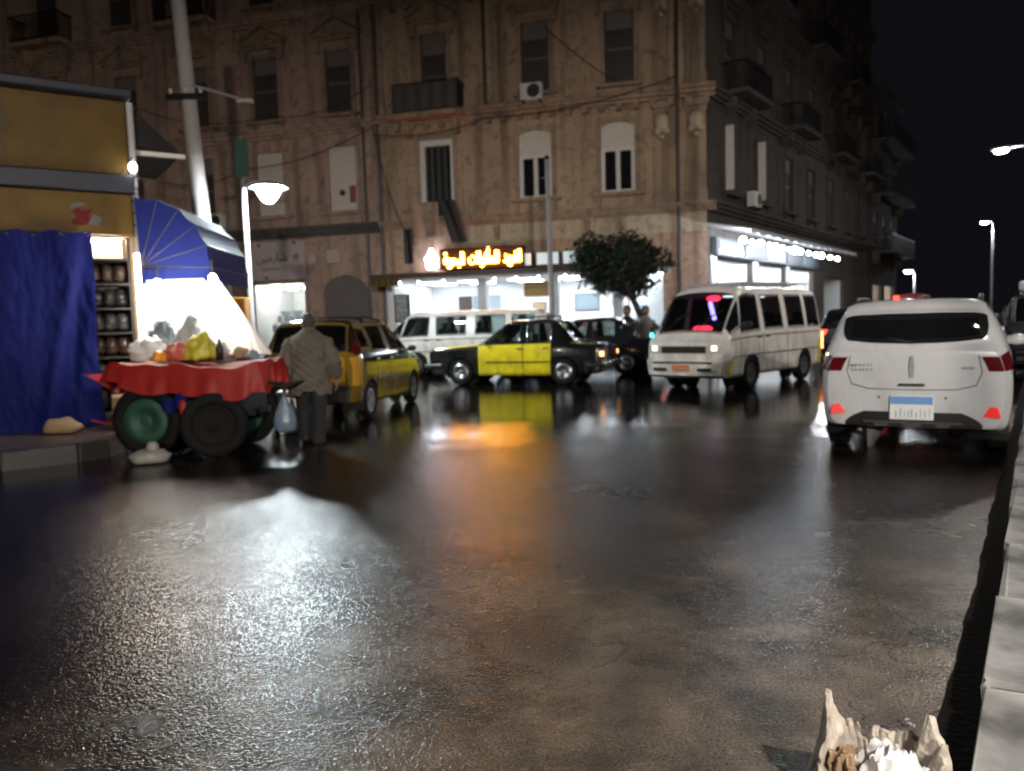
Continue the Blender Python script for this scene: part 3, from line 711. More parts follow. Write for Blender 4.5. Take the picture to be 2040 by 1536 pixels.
# closed roller shutter with arched head
G2.part('arched_head', MB().prism([(-9.5, 2.6)] + [(-8.6 - .9 * math.cos(math.pi * k / 12), 2.6 + .68 * math.sin(math.pi * k / 12)) for k in range(1, 12)] + [(-7.7, 2.6), (-7.7, 3.3), (-9.5, 3.3)], .01, .12), 'plaster_brown')
rs = G2.part('roller_shutter', MB().box(-9.5, -7.7, .16, .18, .16, 3.3), 'dark_wood')
for k in range(32): G2.part('shutter_slat', MB().box(-9.48, -7.72, .125, .158, .18 + k * .096, .262 + k * .096, .012), 'grey_shutter', rs)
G2.part('door_pier', MB().box(-10.15, -9.55, -.08, .0, .16, 4.65), 'plaster_brown'); G2.part('wall_disc', MB().lathe([(0, .03), (.16, .03), (.18, 0)], 18, Matrix.Translation((-9.85, -.085, 3.9)) @ Matrix.Rotation(R(90), 4, 'X')), 'sign_pinkish')
G2.part('bracket_box', MB().box(-9.2, -8.7, -.2, -.001, 3.72, 4.2, .02), 'sign_pinkish')
rs = G2.part('roller_shutter', MB().box(-17.6, -13.6, .16, .18, .16, 3.1), 'dark_wood')
for k in range(30): G2.part('shutter_slat', MB().box(-17.55, -13.65, .125, .158, .18 + k * .096, .262 + k * .096, .012), 'grey_shutter', rs)

# --- right wing of the corner building
WR = R(90 - 36) - FROT
H_ = Fac(bld, (4.15, 0, 0), WR)
cw = [2.1, 5.4, 8.8, 12.2, 15.6, 19.0, 22.4]
r1 = [(s - .5, s + .5, 5.6, 7.7) for s in cw]; r2 = [(s - .5, s + .5, 9.05, 11.25) for s in cw]; r3 = [(s - .5, s + .5, 13, 15.2) for s in cw]
shops = [(.9, 4.3, .16, 3.3), (4.8, 8.4, .16, 3.3), (8.9, 12.6, .16, 3.3), (14.5, 18.5, .16, 3.1)]
H_.part('wall', wall(0, 24.5, .16, 19, r1 + r2 + r3 + shops), 'plaster_grey')  # side wall of the tan building; its shade is put into this darker plaster
for a, b, c, d in r1[:2]:
    H_.part('open_shutter', MB().box(a - .02, a + .03, -.32, -.02, c, d), 'white_frame')
for k, rr in enumerate((r1, r2, r3)):
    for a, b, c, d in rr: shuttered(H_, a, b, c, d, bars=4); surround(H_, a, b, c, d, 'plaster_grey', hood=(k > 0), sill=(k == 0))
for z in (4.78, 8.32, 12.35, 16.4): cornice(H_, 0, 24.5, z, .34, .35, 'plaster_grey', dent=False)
for s in (2.6, 9.0, 15.8, 22.2): balcony(H_, s - 1.3, s + 1.3, 8.75, 9.65, .9, slab='plaster_grey')
for s in (5.6, 12.4, 19.0): balcony(H_, s - 1.3, s + 1.3, 12.75, 13.65, .9, slab='plaster_grey')
for k, (a, b, c, d) in enumerate(shops):
    room(H_, a, b, d - .03, 2.6)
    if k < 3:
        for q in range(3):
            u = a + (b - a) * (q + .5) / 3
            o = H_.part('ceiling_lamp', MB().box(u - .3, u + .3, 1.0, 1.15, d - .09, d - .035), 'white_plastic')
            H_.part('tube', MB().tube([(u - .27, 1.07, d - .12), (u + .27, 1.07, d - .12)], .022, 8), 'bulb_shop', o)
        for q in range(3):
            u = a + .5 + q * 1.1; H_.part('display_shelf', MB().box(u - .3, u + .3, 1.6, 2.1, .165, 2.3 - .3 * (q % 2), .02), ('cardboard', 'screen_grey', 'sign_pinkish')[q])
for s in (.45, 4.55, 8.65): H_.part('tile_pillar', MB().box(s - .2, s + .2, -.06, -.001, .16, 3.4), 'white_tile')
aw = H_.part('awning', MB().add([(-.9, -.02, 4.35), (13.2, -.02, 4.35), (13.2, -1.7, 4.0), (-.9, -1.7, 4.0), (-.9, -.02, 4.29), (13.2, -.02, 4.29), (13.2, -1.7, 3.94), (-.9, -1.7, 3.94)], [(0, 1, 2, 3), (7, 6, 5, 4), (0, 4, 5, 1), (3, 2, 6, 7), (0, 3, 7, 4), (1, 5, 6, 2)]), 'awning_white')
H_.part('awning_valance', MB().grid(lambda p, q: (-.9 + 14.1 * p, -1.71 - .01 * math.sin(p * 60), 4.0 - .13 * q - .03 * math.sin(p * 90) * q), 80, 3), 'awning_white', aw)
H_.part('fascia_sign', MB().box(.3, 12.8, -.22, -.005, 3.36, 3.95, .02), 'fascia_grey')
for k in range(5): H_.part('fascia_panel', MB().box(.45 + k * 2.45, 2.6 + k * 2.45, -.26, -.221, 3.44, 3.87, .01), ('screen_grey', 'fascia_grey', 'sign_pinkish', 'fascia_grey', 'screen_grey')[k])
for s, r in ((.4, .11), (1.2, .06), (2.0, .12), (2.9, .07), (3.5, .10), (4.3, .08), (5.2, .07), (5.8, .14), (6.5, .10), (7.6, .07), (8.6, .09), (9.4, .12), (10.8, .08), (12.0, .08)): bulb(H_, s - 1.2, -1.45, 3.66, r * .85, 'bulb_cool')
H_.part('roof', MB().box(.2, 24.4, .1, 9, 18.6, 18.9), 'plaster_grey')

# --- next building along the street, 
wx = (FP[0] + 4.15 * math.cos(FROT), FP[1] + 4.15 * math.sin(FROT))
d_ = Vector((math.sin(R(36)), math.cos(R(36)), 0))
def along(s, off=0.0, z=0.0): return (wx[0] + d_.x * s + d_.y * off, wx[1] + d_.y * s - d_.x * off, z)
nb = thing('balconied_building', 'dark apartment block with stacked balconies beyond the corner building', 'building', along(24.6), R(54))
N = Fac(nb)
nw = [(s - .5, s + .5, z, z + 1.9) for s in (1.6, 4.2, 6.8) for z in (5.3, 8.6, 11.7)]
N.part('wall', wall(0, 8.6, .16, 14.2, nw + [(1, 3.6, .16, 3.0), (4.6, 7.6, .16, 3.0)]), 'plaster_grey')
for o_ in nw: shuttered(N, *o_, bars=4)
for z in (4.9, 8.2, 11.3): balcony(N, .6, 8.3, z, z + .95, 1.1, slab='plaster_grey')
N.part('roof_slab', MB().box(-.1, 8.9, -.5, 8, 14.2, 14.45), 'plaster_grey')
N.part('end_wall', MB().box(8.4, 8.59, .01, 8, .16, 14.19), 'plaster_grey')
room(N, 1, 3.6, 2.97, 2.2, 'plaster_pale'); room(N, 4.6, 7.6, 2.97, 2.2, 'plaster_pale')
for u in (2.3, 5.4, 6.8): bulb(N, u, .9, 2.5, .05, 'bulb_cool', cord=.4)
# far pavement in front of the facades
fp = MB()
def fw(u, y, z): return (FP[0] + u * math.cos(FROT) - y * math.sin(FROT), FP[1] + u * math.sin(FROT) + y * math.cos(FROT), z)
A = [fw(-30, -3.0, .155), fw(5.0, -3.0, .155), along(1.5, 3.0, .155), along(60, 3.0, .155), along(60, -.5, .155), along(0, 0, .155), fw(-30, .3, .155)]
fp.add(A, [tuple(range(7))])
fpo = struct('far_pavement', fp, 'pave')
stones(fpo, [A[0][:2], A[1][:2]], -.18, .16, 1.6, 'kerb_stone', .01, seed=8)
stones(fpo, [A[1][:2], A[2][:2], along(28, 3.0)[:2]], -.18, .16, 1.6, 'kerb_stone', .01, seed=9)
# things on the facades
ac_unit('air_conditioner', 'white air conditioner under the upper window of the tan building', fw(-1.35, -.42, 8.86), FROT)
ac_unit('air_conditioner', 'air conditioner on the ledge left of the street lamp', fw(-13.4, -.42, 5.42), FROT)
ac_unit('air_conditioner', 'small air conditioner on the shaded side wall right of the corner', along(3.2, .32, 5.4), R(54))
def cloth(name, label, cat, u0, u1, z0, z1, y, m, skew=0.0, bend=.03):
    def fn(p, q): return fw(u0 + (u1 - u0) * p + skew * (1 - q), y - bend * math.sin(p * 9 + q * 2) - .015, z0 + (z1 - z0) * q)
    mb = MB().grid(fn, 16, 10); nn = len(mb.v)
    def fn2(p, q): x = fn(p, q); return (x[0] + .004, x[1] + .016, x[2])
    mb.grid(fn2, 16, 10)
    return tag(obj(name, mb, m, smooth=True), label, cat)
cloth('hanging_rug', 'dark rug hung slanting below the white framed balcony door', 'rug', -4.75, -4.2, 4.2, 5.62, -.34, 'black_void', .42)
cloth('hanging_sheet', 'brownish sheet hung under the balcony door left of the dark rug', 'sheet', -5.75, -4.8, 4.45, 5.6, -.33, 'plaster_brown')
cloth('hanging_cloth', 'narrow dark cloth strip hanging above the restaurant canopy', 'cloth', -6.1, -5.78, 3.55, 4.75, -.30, 'black_void')
def cable(label, pts, r=.018, sag=.35):
    P = []
    for a, b in zip(pts[:-1], pts[1:]):
        a = Vector(a); b = Vector(b)
        for k in range(10): t = k / 10; P.append(a.lerp(b, t) - Vector((0, 0, sag * 4 * t * (1 - t))))
    P.append(Vector(pts[-1]))
    tag(obj('cable', MB().tube(P, r, 5), 'cable'), label, 'cable', 'loose cables across the facades')
cable('thin cable from the left building to the drainpipe between the facades', [fw(-15.5, -.6, 7.0), fw(-12, -.6, 7.2), fw(-7.0, -.5, 8.3)], sag=.3)
cable('thin cable looping down left of the balcony door', [fw(-7.0, -.5, 8.2), fw(-6.4, -.4, 5.6), fw(-5.6, -.4, 4.2)], sag=.25)
cable('thin diagonal cable between the two upper windows of the tan building', [fw(-.9, -.5, 10.9), fw(1.4, -.5, 8.9)], sag=.1)
cable('thin cable sagging above the rug and balcony door', [fw(-7.0, -.55, 8.0), fw(-3.0, -.45, 8.2), fw(3.3, -.5, 8.9)], sag=.25)
cable('thin cable high across the dark left facade', [fw(-16, -1, 9.6), fw(-11, -.6, 9.0), fw(-7.0, -.5, 9.7)], sag=.4)

# ------------------------------------------------------------------ lamps and poles
def round_lamp(loc, label):
    t = thing('street_lamp', label, 'street lamp', loc)
    obj('pole', MB().tube([(0, 0, -.02), (0, 0, .5), (.02, 0, .55), (-.03, 0, 4.45)], [.09, .085, .055, .045], 12), 'steel_pole', t, smooth=True)
    obj('arm', MB().tube([(-.03, 0, 4.28), (.1, 0, 4.40), (.3, 0, 4.42), (.48, 0, 4.40)], .025, 8), 'steel_pole', t, smooth=True)
    obj('shade', MB().lathe([(0, .14), (.10, .13), (.28, .05), (.42, .0), (.42, -.012), (.27, .03), (.1, .10), (0, .11)], 28, Matrix.Translation((.48, 0, 4.28))), 'steel_pole', t, smooth=True)
    obj('globe', MB().lathe([(.24, .015), (.23, -.08), (.16, -.20), (.07, -.29), (0, -.31)], 24, Matrix.Translation((.48, 0, 4.28))), 'lamp_cool', t, smooth=True)
    obj('name_plate', MB().box(-.16, .12, -.05, -.02, 4.5, 5.25, .01), 'green_paint', t)
    obj('plate_post', MB().tube([(-.03, 0, 4.44), (-.03, 0, 5.3)], .02, 6), 'steel_pole', t)
round_lamp((-5.33, 16.0, .0), 'lit street lamp with a round dish shade on a slim post')
up = thing('utility_pole', 'thick pale leaning utility pole rising behind the blue awning', 'pole', (-6.42, 17.0, .18))
obj('shaft', MB().tube([(0, 0, 0), (-.12, 0, 2.5), (-.28, 0, 5.0), (-.5, 0, 9.8)], [.19, .18, .165, .14], 16), 'pole_paint', up, smooth=True)
obj('crossarm', MB().box(-.75, .15, -.2, -.12, 6.15, 6.27, .01), 'iron', up)
arm = obj('lamp_arm', MB().tube([(-.35, -.1, 6.5), (.4, -.25, 6.25), (.85, -.35, 6.08)], .028, 8), 'steel_pole', up)
obj('lamp_head', MB().box(.82, 1.15, -.43, -.28, 5.98, 6.06, .02), 'steel_pole', arm)
for k in range(3): obj('insulator', MB().lathe([(.0, .12), (.03, .11), (.045, .06), (.03, .05), (.045, .02), (.02, 0)], 10, Matrix.Translation((-.65 + .32 * k, -.16, 6.27))), 'white_frame', up)
cp = thing('white_post', 'plain white post standing in front of the restaurant sign', 'pole', (1.17, 21.0, .0))
obj('shaft', MB().tube([(0, 0, 0), (0, 0, .8), (-.02, 0, .82), (-.06, 0, 5.7)], [.10, .10, .075, .06], 12), 'pole_paint', cp, smooth=True)
obj('bracket', MB().box(-.22, -.06, -.02, .02, 5.2, 5.24).ball((-.06, 0, 5.75), .07, 6), 'iron', cp)
def tall_lamp(loc, h, rot, label, m='lamp_far', group='tall lamps along the median', arm=1.1, r=.17):
    t = thing('tall_street_lamp', label, 'street lamp', loc, rot, group)
    obj('pole', MB().tube([(0, 0, 0), (0, 0, h * .5), (0, 0, h)], [.11, .085, .06], 12), 'steel_pole', t, smooth=True)
    obj('arm', MB().tube([(0, 0, h - .1), (-.3 * arm, 0, h + .12), (-arm, 0, h + .18)], .035, 8), 'steel_pole', t, smooth=True)
    hd = obj('lamp_head', MB().box(-arm - .75, -arm + .05, -.17, .17, h + .13, h + .26, .05), 'steel_pole', t)
    obj('lamp_lens', MB().ball((-arm - .35, 0, h + .10), r, 6, (1.5, .9, .55)), m, hd, smooth=True)
tall_lamp((21.8, 32, .0), 7.9, R(-55), 'tall lit street lamp cut by the right edge of the picture')
tall_lamp((37.4, 60, .0), 7.9, R(-55), 'tall lit street lamp standing beyond the white hatchback', arm=.25)
tall_lamp((31.4, 60, .0), 4.3, R(-55), 'low lit lamp at the end of the dark building', arm=.15)
tall_lamp((4.0, -2.5, .0), 4.8, R(-35), 'lit street lamp just behind the viewer on the median', 'lamp_street', arm=1.3)
tall_lamp((12.5, 15.2, .0), 7.6, R(-35), 'added street lamp on the median just outside the right edge', 'lamp_added_side', arm=1.1)  # unseen lamp added to brighten the side of the minibus
fl = thing('added_flood_mast', 'added unseen mast with a hooded flood lamp far behind the viewer', 'street lamp', (3.5, -22.5, 0), R(2))  # unseen flood lamp added to brighten the front facade
obj('added_mast', MB().tube([(0, -.2, 0), (0, -.2, 6.9)], [.14, .09], 12), 'steel_pole', fl, smooth=True)
hd = obj('added_lamp_housing', MB().box(-.45, .45, -.3, -.02, 6.3, 6.72, .03).box(-.5, .5, -.3, 2.2, 6.66, 6.70), 'steel_pole', fl)  # long visor shaped to darken the upper floors
obj('lamp_lens', MB().box(-.36, .36, -.018, .0, 6.38, 6.64), 'lamp_added_flood', hd)

# ------------------------------------------------------------------ kiosk on the left
KC = Vector((-5.12, 10.7, 0)); KR = math.atan2(.56, .83)     # right front corner, face runs to the left
ks = thing('kiosk', 'yellow fronted kiosk with blue bands and a stocked shelf opening', 'kiosk', KC, KR)
obj('base_plinth', MB().box(-4.2, 0, .02, 3.2, .19, .34, .02), 'pave', ks)
obj('upper_sign_panel', MB().box(-4.2, -.02, -.12, .02, 3.53, 4.50, .02), 'yellow_sign', ks)
obj('lower_sign_panel', MB().box(-4.2, -.02, -.16, .02, 2.72, 3.27, .02), 'yellow_sign', ks)
obj('blue_band', MB().box(-4.25, .03, -.22, .021, 3.28, 3.52, .02), 'blue_trim', ks)
obj('roof_edge', MB().box(-4.3, .05, -.3, 3.2, 4.51, 4.62, .02), 'blue_trim', ks)
obj('back_wall', MB().box(-4.2, -.03, 3.1, 3.2, .34, 4.5), 'warm_wood', ks)
obj('side_wall', MB().box(-.06, 0, .03, .55, .34, 4.5).box(-.06, 0, .03, 3.1, 2.9, 4.5), 'warm_wood', ks)
obj('corner_post', MB().tube([(.04, -.06, .19), (.04, -.06, 4.5)], .045, 10), 'pole_paint', ks)
fr = MB()
for k in range(5): fr.tube([(.04 + .062 * math.cos(q * .63), -.06 + .062 * math.sin(q * .63), 2.85 + k * .16 + q * .003) for q in range(11)], .012, 5)
obj('cable_coil', fr, 'cable', ks)
obj('red_logo', MB().prism([(-.16, -.10), (-.02, -.13), (.10, -.05), (.05, .02), (.12, .10), (-.03, .07), (-.06, .12), (-.14, .05), (-.09, -.01)], -.003, .003), 'logo_red', ks, (-.60, -.164, 2.95))
obj('logo_white_patch', MB().prism([(-.02, -.10), (.10, -.12), (.15, -.02), (.06, .03), (.02, -.02)], -.003, .003).prism([(-.22, .08), (-.10, .12), (-.02, .16), (-.13, .18), (-.20, .14)], -.003, .003), 'logo_white', ks, (-.54, -.168, 2.95))
for x in (-1.42, -2.85):
    obj('panel_joint', MB().box(x - .008, x + .008, -.124, -.119, 3.55, 4.48), 'dark_wood', ks)
for k in range(9):
    for z in (4.44, 3.58): obj('rivet', MB().ball((-.10 - k * .22, -.122, z), .012, 5), 'iron', ks)
for k in range(5):
    x = -.25 - k * .31
    obj('rust_run', MB().prism([(x - .010, 4.47), (x + .012, 4.47), (x + .004, 4.47 - .12 - .16 * ((k * 7) % 5) / 5), (x - .003, 4.40 - .1 * (k % 3))], -.1215, -.1205), 'dark_wood', ks)
rk = obj('shelf_rack', MB().box(-.80, -.76, .0, .5, .34, 2.70).box(-.10, -.06, .0, .5, .34, 2.70).box(-.76, -.10, .45, .48, .34, 2.45), 'dark_wood', ks)
for k in range(6): obj('shelf', MB().box(-.76, -.10, .0, .449, .74 + k * .33, .765 + k * .33), 'dark_wood', rk)
obj('lit_box', MB().box(-.76, -.10, .40, .445, 2.46, 2.68), 'white_frame', rk)
def kw(x, y, z): return tuple(KC + Matrix.Rotation(KR, 3, 'Z') @ Vector((x, y, z)))
rb = random.Random(3); order = ('bottom', 'second lowest', 'third lowest', 'fourth lowest', 'second highest', 'highest')
for k in range(6):
    mb = MB()
    z0 = (.34 if k == 0 else .77 + (k - 1) * .33 + .002); hh = .37 if k == 0 else .28
    for q in range(4):
        x = -.66 + q * .155; mb.ball((x + rb.uniform(-.01, .01), .02, z0 + hh * .5), 1, 6, (.088, .16, hh * .46)); mb.ball((x, .0, z0 + hh * .28), 1, 5, (.09, .13, hh * .27))
    for i, v in enumerate(mb.v): mb.v[i] = (v[0], v[1] + .17 + rb.uniform(-.008, .008), max(v[2], z0))
    o = tag(obj('goods_bundle', mb, 'bundle%d' % k, None, tuple(KC), KR, smooth=True), 'dark wrapped goods packed on the %s shelf of the kiosk rack' % order[k], 'goods', 'goods on the kiosk rack')
b_ = tag(obj('bulb_fitting', MB().tube([(.0, -.29, 3.72), (.0, -.23, 3.66)], .025, 8), 'plastic_black', None, tuple(KC), KR), 'small bare lit bulb at the corner of the kiosk sign', 'lamp')
obj('bulb', MB().ball((.0, -.30, 3.60), .05, 6, (1, 1, 1.4)), 'bulb_corner', b_, smooth=True)
b_ = tag(obj('strip_lamp', MB().box(-.74, -.12, .0, .06, 2.685, 2.705), 'white_plastic', None, tuple(KC), KR), 'warm strip lamp under the yellow sign above the shelves', 'lamp')
obj('tube', MB().tube([(-.70, .10, 2.655), (-.16, .10, 2.655)], .018, 8), 'bulb_warm', b_)
dk = tag(obj('dark_awning', MB().add([(.03, .1, 4.55), (.03, 2.4, 4.55), (.75, 2.4, 3.95), (.75, .3, 3.95), (.03, .1, 4.0), (.03, 2.4, 4.0)], [(0, 1, 2, 3), (0, 3, 4), (1, 5, 2), (3, 2, 5, 4)]), 'black_void', None, tuple(KC), KR), 'dark sloping side awning high on the kiosk', 'awning')
obj('front_bar', MB().box(.05, .78, .22, .29, 3.88, 3.94), 'white_frame', dk)

# blue tarpaulin curtain
def tarp(p, q):
    x = -3.0 + 2.42 * p + .10 * (1 - q) * (p - .5) - .03 * math.sin(q * 5) * p
    fold = .05 * math.sin(p * 11 + 3.5 * q) * (1 - .5 * q) + .02 * math.sin(p * 23 - q * 6) + .16 * math.exp(-((p - .74 - .20 * q) / .05) ** 2) * (1.1 - q) - .10 * math.exp(-((p - .83 - .15 * q) / .035) ** 2) * (1.1 - q)
    fold += .07 * mn_.noise(Vector((p * 7, q * 3.2, .3))) + .035 * abs(mn_.noise(Vector((p * 15 + q * 4, q * 6 - p * 3, 4.7)))) + .012 * mn_.noise(Vector((p * 40, q * 22, 9.1)))
    return (x, -.30 - fold * .8 - .10 * (1 - q), .20 + 2.52 * q + .02 * math.sin(p * 40) * q ** 8)
tp = thing('blue_tarpaulin', 'creased blue tarpaulin hanging down the front of the kiosk', 'tarpaulin', tuple(KC), KR)
mb = MB().grid(tarp, 200, 70).grid(lambda p, q: Vector(tarp(p, q)) + Vector((0, .012, 0)), 120, 40)
obj('sheet', mb, 'blue_tarp', tp, smooth=True)
for k in range(7):
    v_ = tarp(.98 - k * .12, .985); obj('eyelet', MB().lathe([(.012, 0), (.022, .004), (.026, 0)], 10, Matrix.Translation((v_[0], v_[1] - .006, v_[2])) @ Matrix.Rotation(R(90), 4, 'X')), 'chrome', tp)
obj('red_corner', MB().grid(lambda p, q: (-.78 + .43 * p, -.50 - .04 * math.sin(p * 6), .90 - .02 * p - .26 * q * p), 12, 6).grid(lambda p, q: (-.78 + .43 * p, -.485 - .04 * math.sin(p * 6), .90 - .02 * p - .26 * q * p), 12, 6), 'red_cloth', tp, smooth=True)
obj('red_hem', MB().tube([(-.72, -.5, .30), (-.55, -.56, .24), (-.42, -.53, .26), (-.34, -.48, .24)], [.03, .025, .02, .015], 8, flat=.5), 'red_cloth', tp, smooth=True)
rnd = random.Random(2)
def rock(name, label, cat, c, s, m, parent=None):
    mb = MB().ball((0, 0, 0), 1, 9, s)
    for i, v in enumerate(mb.v):
        k = 1 + .13 * math.sin(v[0] * 23 + v[1] * 17) + .10 * math.sin(v[2] * 31 + v[0] * 11) + rnd.uniform(-.04, .04); mb.v[i] = (v[0] * k, v[1] * k, max(v[2] * k, -s[2] * .75))
    return tag(obj(name, mb, m, parent, c, smooth=True), label, cat)
rock('sandbag', 'brownish lumpy sack at the foot of the blue tarpaulin', 'sack', kw(-1.05, -.75, .28), (.24, .12, .11), 'cardboard')

# dutch canopy on the kiosk side: fan shaped ends
cr = .93; q0 = R(-4)
def fan(y, t, r=cr): return (.06 + r * math.cos(t), y, 2.30 + r * math.sin(t))
cn = thing('blue_canopy', 'blue fan shaped canopy on the side of the kiosk', 'awning', tuple(KC + Vector((.08, -.15, 0))), R(4))
N_ = 5; angs = [R(-2) + k * R(94) / N_ for k in range(N_ + 1)]
def rim(t):   # cloth sags between the ribs
    f = (t - R(-2)) / R(94) * N_; return cr * (1 - .035 * math.sin(math.pi * (f % 1.0)))
for k in range(N_):
    g = MB()
    for y in (.0, 1.9):
        g.grid(lambda p, q: fan(y, angs[k] + (angs[k + 1] - angs[k]) * p, .001 + q * rim(angs[k] + (angs[k + 1] - angs[k]) * p)), 6, 4)
    g.grid(lambda p, q: fan(1.9 * q, angs[k] + (angs[k + 1] - angs[k]) * p, rim(angs[k] + (angs[k + 1] - angs[k]) * p)), 6, 6)
    obj('canvas_panel', g, 'blue_canvas', cn, smooth=True)
for t in angs:
    obj('rib', MB().tube([fan(-.012, t, .03), fan(-.012, t, cr), fan(1.91, t, cr), fan(1.91, t, .03)], .006, 6), 'plastic_grey', cn)
obj('valance', MB().grid(lambda p, q: (.06 + .90 * p, -.005 + .01 * math.sin(p * 14), 2.27 - .20 * q), 20, 2).grid(lambda p, q: (.975, 1.9 * p, 2.27 - .20 * q), 20, 2), 'blue_canvas', cn)

# white plastic sheet lit from inside, on a slanted frame between canopy and cart
m_, t_, b_ = nodes('sheet_plastic')
b_.inputs['Base Color'].default_value = (.82, .82, .80, 1); b_.inputs['Roughness'].default_value = .35
tl = t_.nodes.new('ShaderNodeBsdfTranslucent'); tl.inputs[0].default_value = (.8, .8, .78, 1); ms = t_.nodes.new('ShaderNodeMixShader'); ms.inputs[0].default_value = .45
t_.links.new(b_.outputs[0], ms.inputs[1]); t_.links.new(tl.outputs[0], ms.inputs[2]); t_.links.new(ms.outputs[0], t_.nodes['Material Output'].inputs[0]); M['sheet_plastic'] = m_
pc = [Vector(p) for p in ((-4.62, 10.3, 2.06), (-3.83, 10.25, 2.04), (-2.92, 9.30, 1.12), (-4.62, 10.32, 1.12), (-2.92, 9.55, 1.12))]
ws = thing('plastic_sheet', 'bright white plastic sheet slanting down behind the red covered cart', 'sheet', (-3.8, 10.0, 1.0))
def sheet(p, q):
    a = Vector((-4.66, 10.42, 2.06)).lerp(Vector((-3.82, 10.25, 2.04)), p); b = Vector((-4.66, 10.30, 1.10)).lerp(Vector((-2.93, 9.42, 1.10)), p)
    v = a.lerp(b, q); s = math.sin(math.pi * q)
    return v - Vector((3.8, 10.0, 1.0)) * 0 + Vector((3.8, -10.0, -1.0)) + Vector((0, .14 * s + .02 * math.sin(p * 17 + q * 3), -.05 * s + .01 * math.sin(p * 23)))
obj('sheet', MB().grid(sheet, 40, 20), 'sheet_plastic', ws, smooth=True, fix=False)
obj('side_flap', MB().grid(lambda p, q: Vector((-3.82, 10.25, 2.04)).lerp(Vector((-2.93, 9.42, 1.10)), p).lerp(Vector((-3.82, 10.25, 2.04)).lerp(Vector((-3.5, 10.9, 1.10)), p), q) + Vector((3.8, -10, -1)), 12, 8), 'sheet_plastic', ws, smooth=True, fix=False)
obj('back_panel', MB().box(-1.20, -.35, .56, .60, .05, 1.12), 'white_plastic', ws)
obj('frame_bar', MB().tube([(-.86, .42, 1.07), (-.02, .25, 1.05), (.87, -.58, .11)], .012, 6), 'white_frame', ws)
lp = tag(obj('cage_lamp', MB().tube([(-4.50, 9.95, 2.3), (-4.50, 9.95, 2.08)], .012, 6), 'plastic_black'), 'bare lit bulb hung at the left end of the white sheet', 'lamp')
obj('bulb', MB().ball((-4.50, 9.95, 2.0), .06, 6, (1, 1, 1.5)), 'bulb_white', lp, smooth=True)
lp = tag(obj('cage_lamp', MB().tube([(-3.75, 9.85, 2.3), (-3.75, 9.85, 2.12)], .012, 6), 'plastic_black'), 'bare lit bulb hung under the canopy valance over the cart', 'lamp')
obj('bulb', MB().ball((-3.75, 9.85, 2.05), .05, 6, (1, 1, 1.5)), 'bulb_white', lp, smooth=True)
lp = tag(obj('tube_lamp', MB().box(-4.86, -4.80, 10.12, 10.17, 1.1, 2.45), 'white_plastic'), 'upright lit tube lamp on the edge of the kiosk opening', 'lamp')
obj('tube', MB().tube([(-4.81, 10.09, 1.15), (-4.81, 10.09, 2.42)], .03, 8), 'tube_warm', lp)

# ------------------------------------------------------------------ cart
cx = Vector((-3.72, 9.15, 0)); crz = math.atan2(-.42, 2.08)
ca = thing('market_cart', 'wooden market cart covered with a red cloth beside the kiosk', 'cart', cx, crz)
obj('tray', MB().box(-.86, .86, -.36, .36, .84, .94, .02), 'warm_wood', ca)
def skirt(p, q):
    a = p * 2 * math.pi
    c, s = math.cos(a), math.sin(a); k = 1 / max(abs(c) ** 4 + abs(s) ** 4, 1e-6) ** .25
    x, y = 1.03 * k * c, .50 * k * s
    fl = 1 + .05 * q + .022 * q * math.sin(p * 57) + .022 * q * math.sin(p * 131 + 2 * q) + .014 * math.sin(p * 211) * q * (1 - .3 * q)
    zt = 1.03 + .03 * math.sin(p * 21) + .02 * math.sin(p * 43) + .012 * math.sin(p * 101)
    drop = .27 + .07 * math.sin(p * 14 + 2.6) + .04 * math.sin(p * 29) + .02 * math.sin(p * 83)
    return (x * fl, y * fl - .03 * q, zt - drop * q - .02 * q * q)
cl = obj('red_cover', MB().grid(skirt, 320, 10), 'red_cloth', ca, smooth=True)
obj('cover_top', MB().grid(lambda p, q: tuple(Vector(skirt(p, 0)) * q + Vector((0, 0, 1.0)) * (1 - q)), 320, 8), 'red_cloth', cl, smooth=True)
def wheel_part(parent, loc, axis_rot, R_, w, tyre='rubber', rim='alloy', rim_r=.62, name='wheel', spokes=0, dish=None):
    mt = Matrix.Rotation(axis_rot, 4, 'Z') @ Matrix.Rotation(R(90), 4, 'X')
    ri = R_ * rim_r
    o = obj(name, MB().lathe([(ri, -w * .42), (ri + (R_ - ri) * .55, -w * .5), (R_ * .96, -w * .44), (R_, -w * .3), (R_, w * .3), (R_ * .96, w * .44), (ri + (R_ - ri) * .55, w * .5), (ri, w * .42), (ri * .96, 0)], 36, mt, True), tyre, parent, loc, smooth=True)
    pr = [(0, w * .36), (ri * .22, w * .40), (ri * .3, w * .30), (ri * .62, w * .26), (ri * .86, w * .36), (ri, w * .44), (ri * 1.03, w * .40), (ri * 1.03, -w * .44), (ri * .9, -w * .3), (0, -w * .3)]
    obj('rim', MB().lathe(pr, 30, mt), rim, o, smooth=True)
    if spokes:
        s = MB()
        for k in range(spokes):
            a = 2 * math.pi * k / spokes
            c_, s_ = math.cos(a), math.sin(a)
            s.tube([mt @ Vector((c_ * ri * .30, s_ * ri * .30, w * .42)), mt @ Vector((c_ * ri * .9, s_ * ri * .9, w * .40))], [ri * .10, ri * .08], 6)
        obj('spoke_set', s, rim, o)
    if dish: obj('dish', MB().lathe([(0, w * .30), (ri * .5, w * .34), (ri * .55, w * .52), (ri * .98, w * .55), (ri * 1.0, w * .45)], 30, mt), dish, o, smooth=True)
    return o
wheel_part(ca, (-.38, -.46, .40), R(8), .40, .12, rim='green_paint', rim_r=.64, dish='green_paint')
wheel_part(ca, (.36, .40, .40), R(-4), .40, .12, rim='green_paint', rim_r=.64, dish='green_paint')
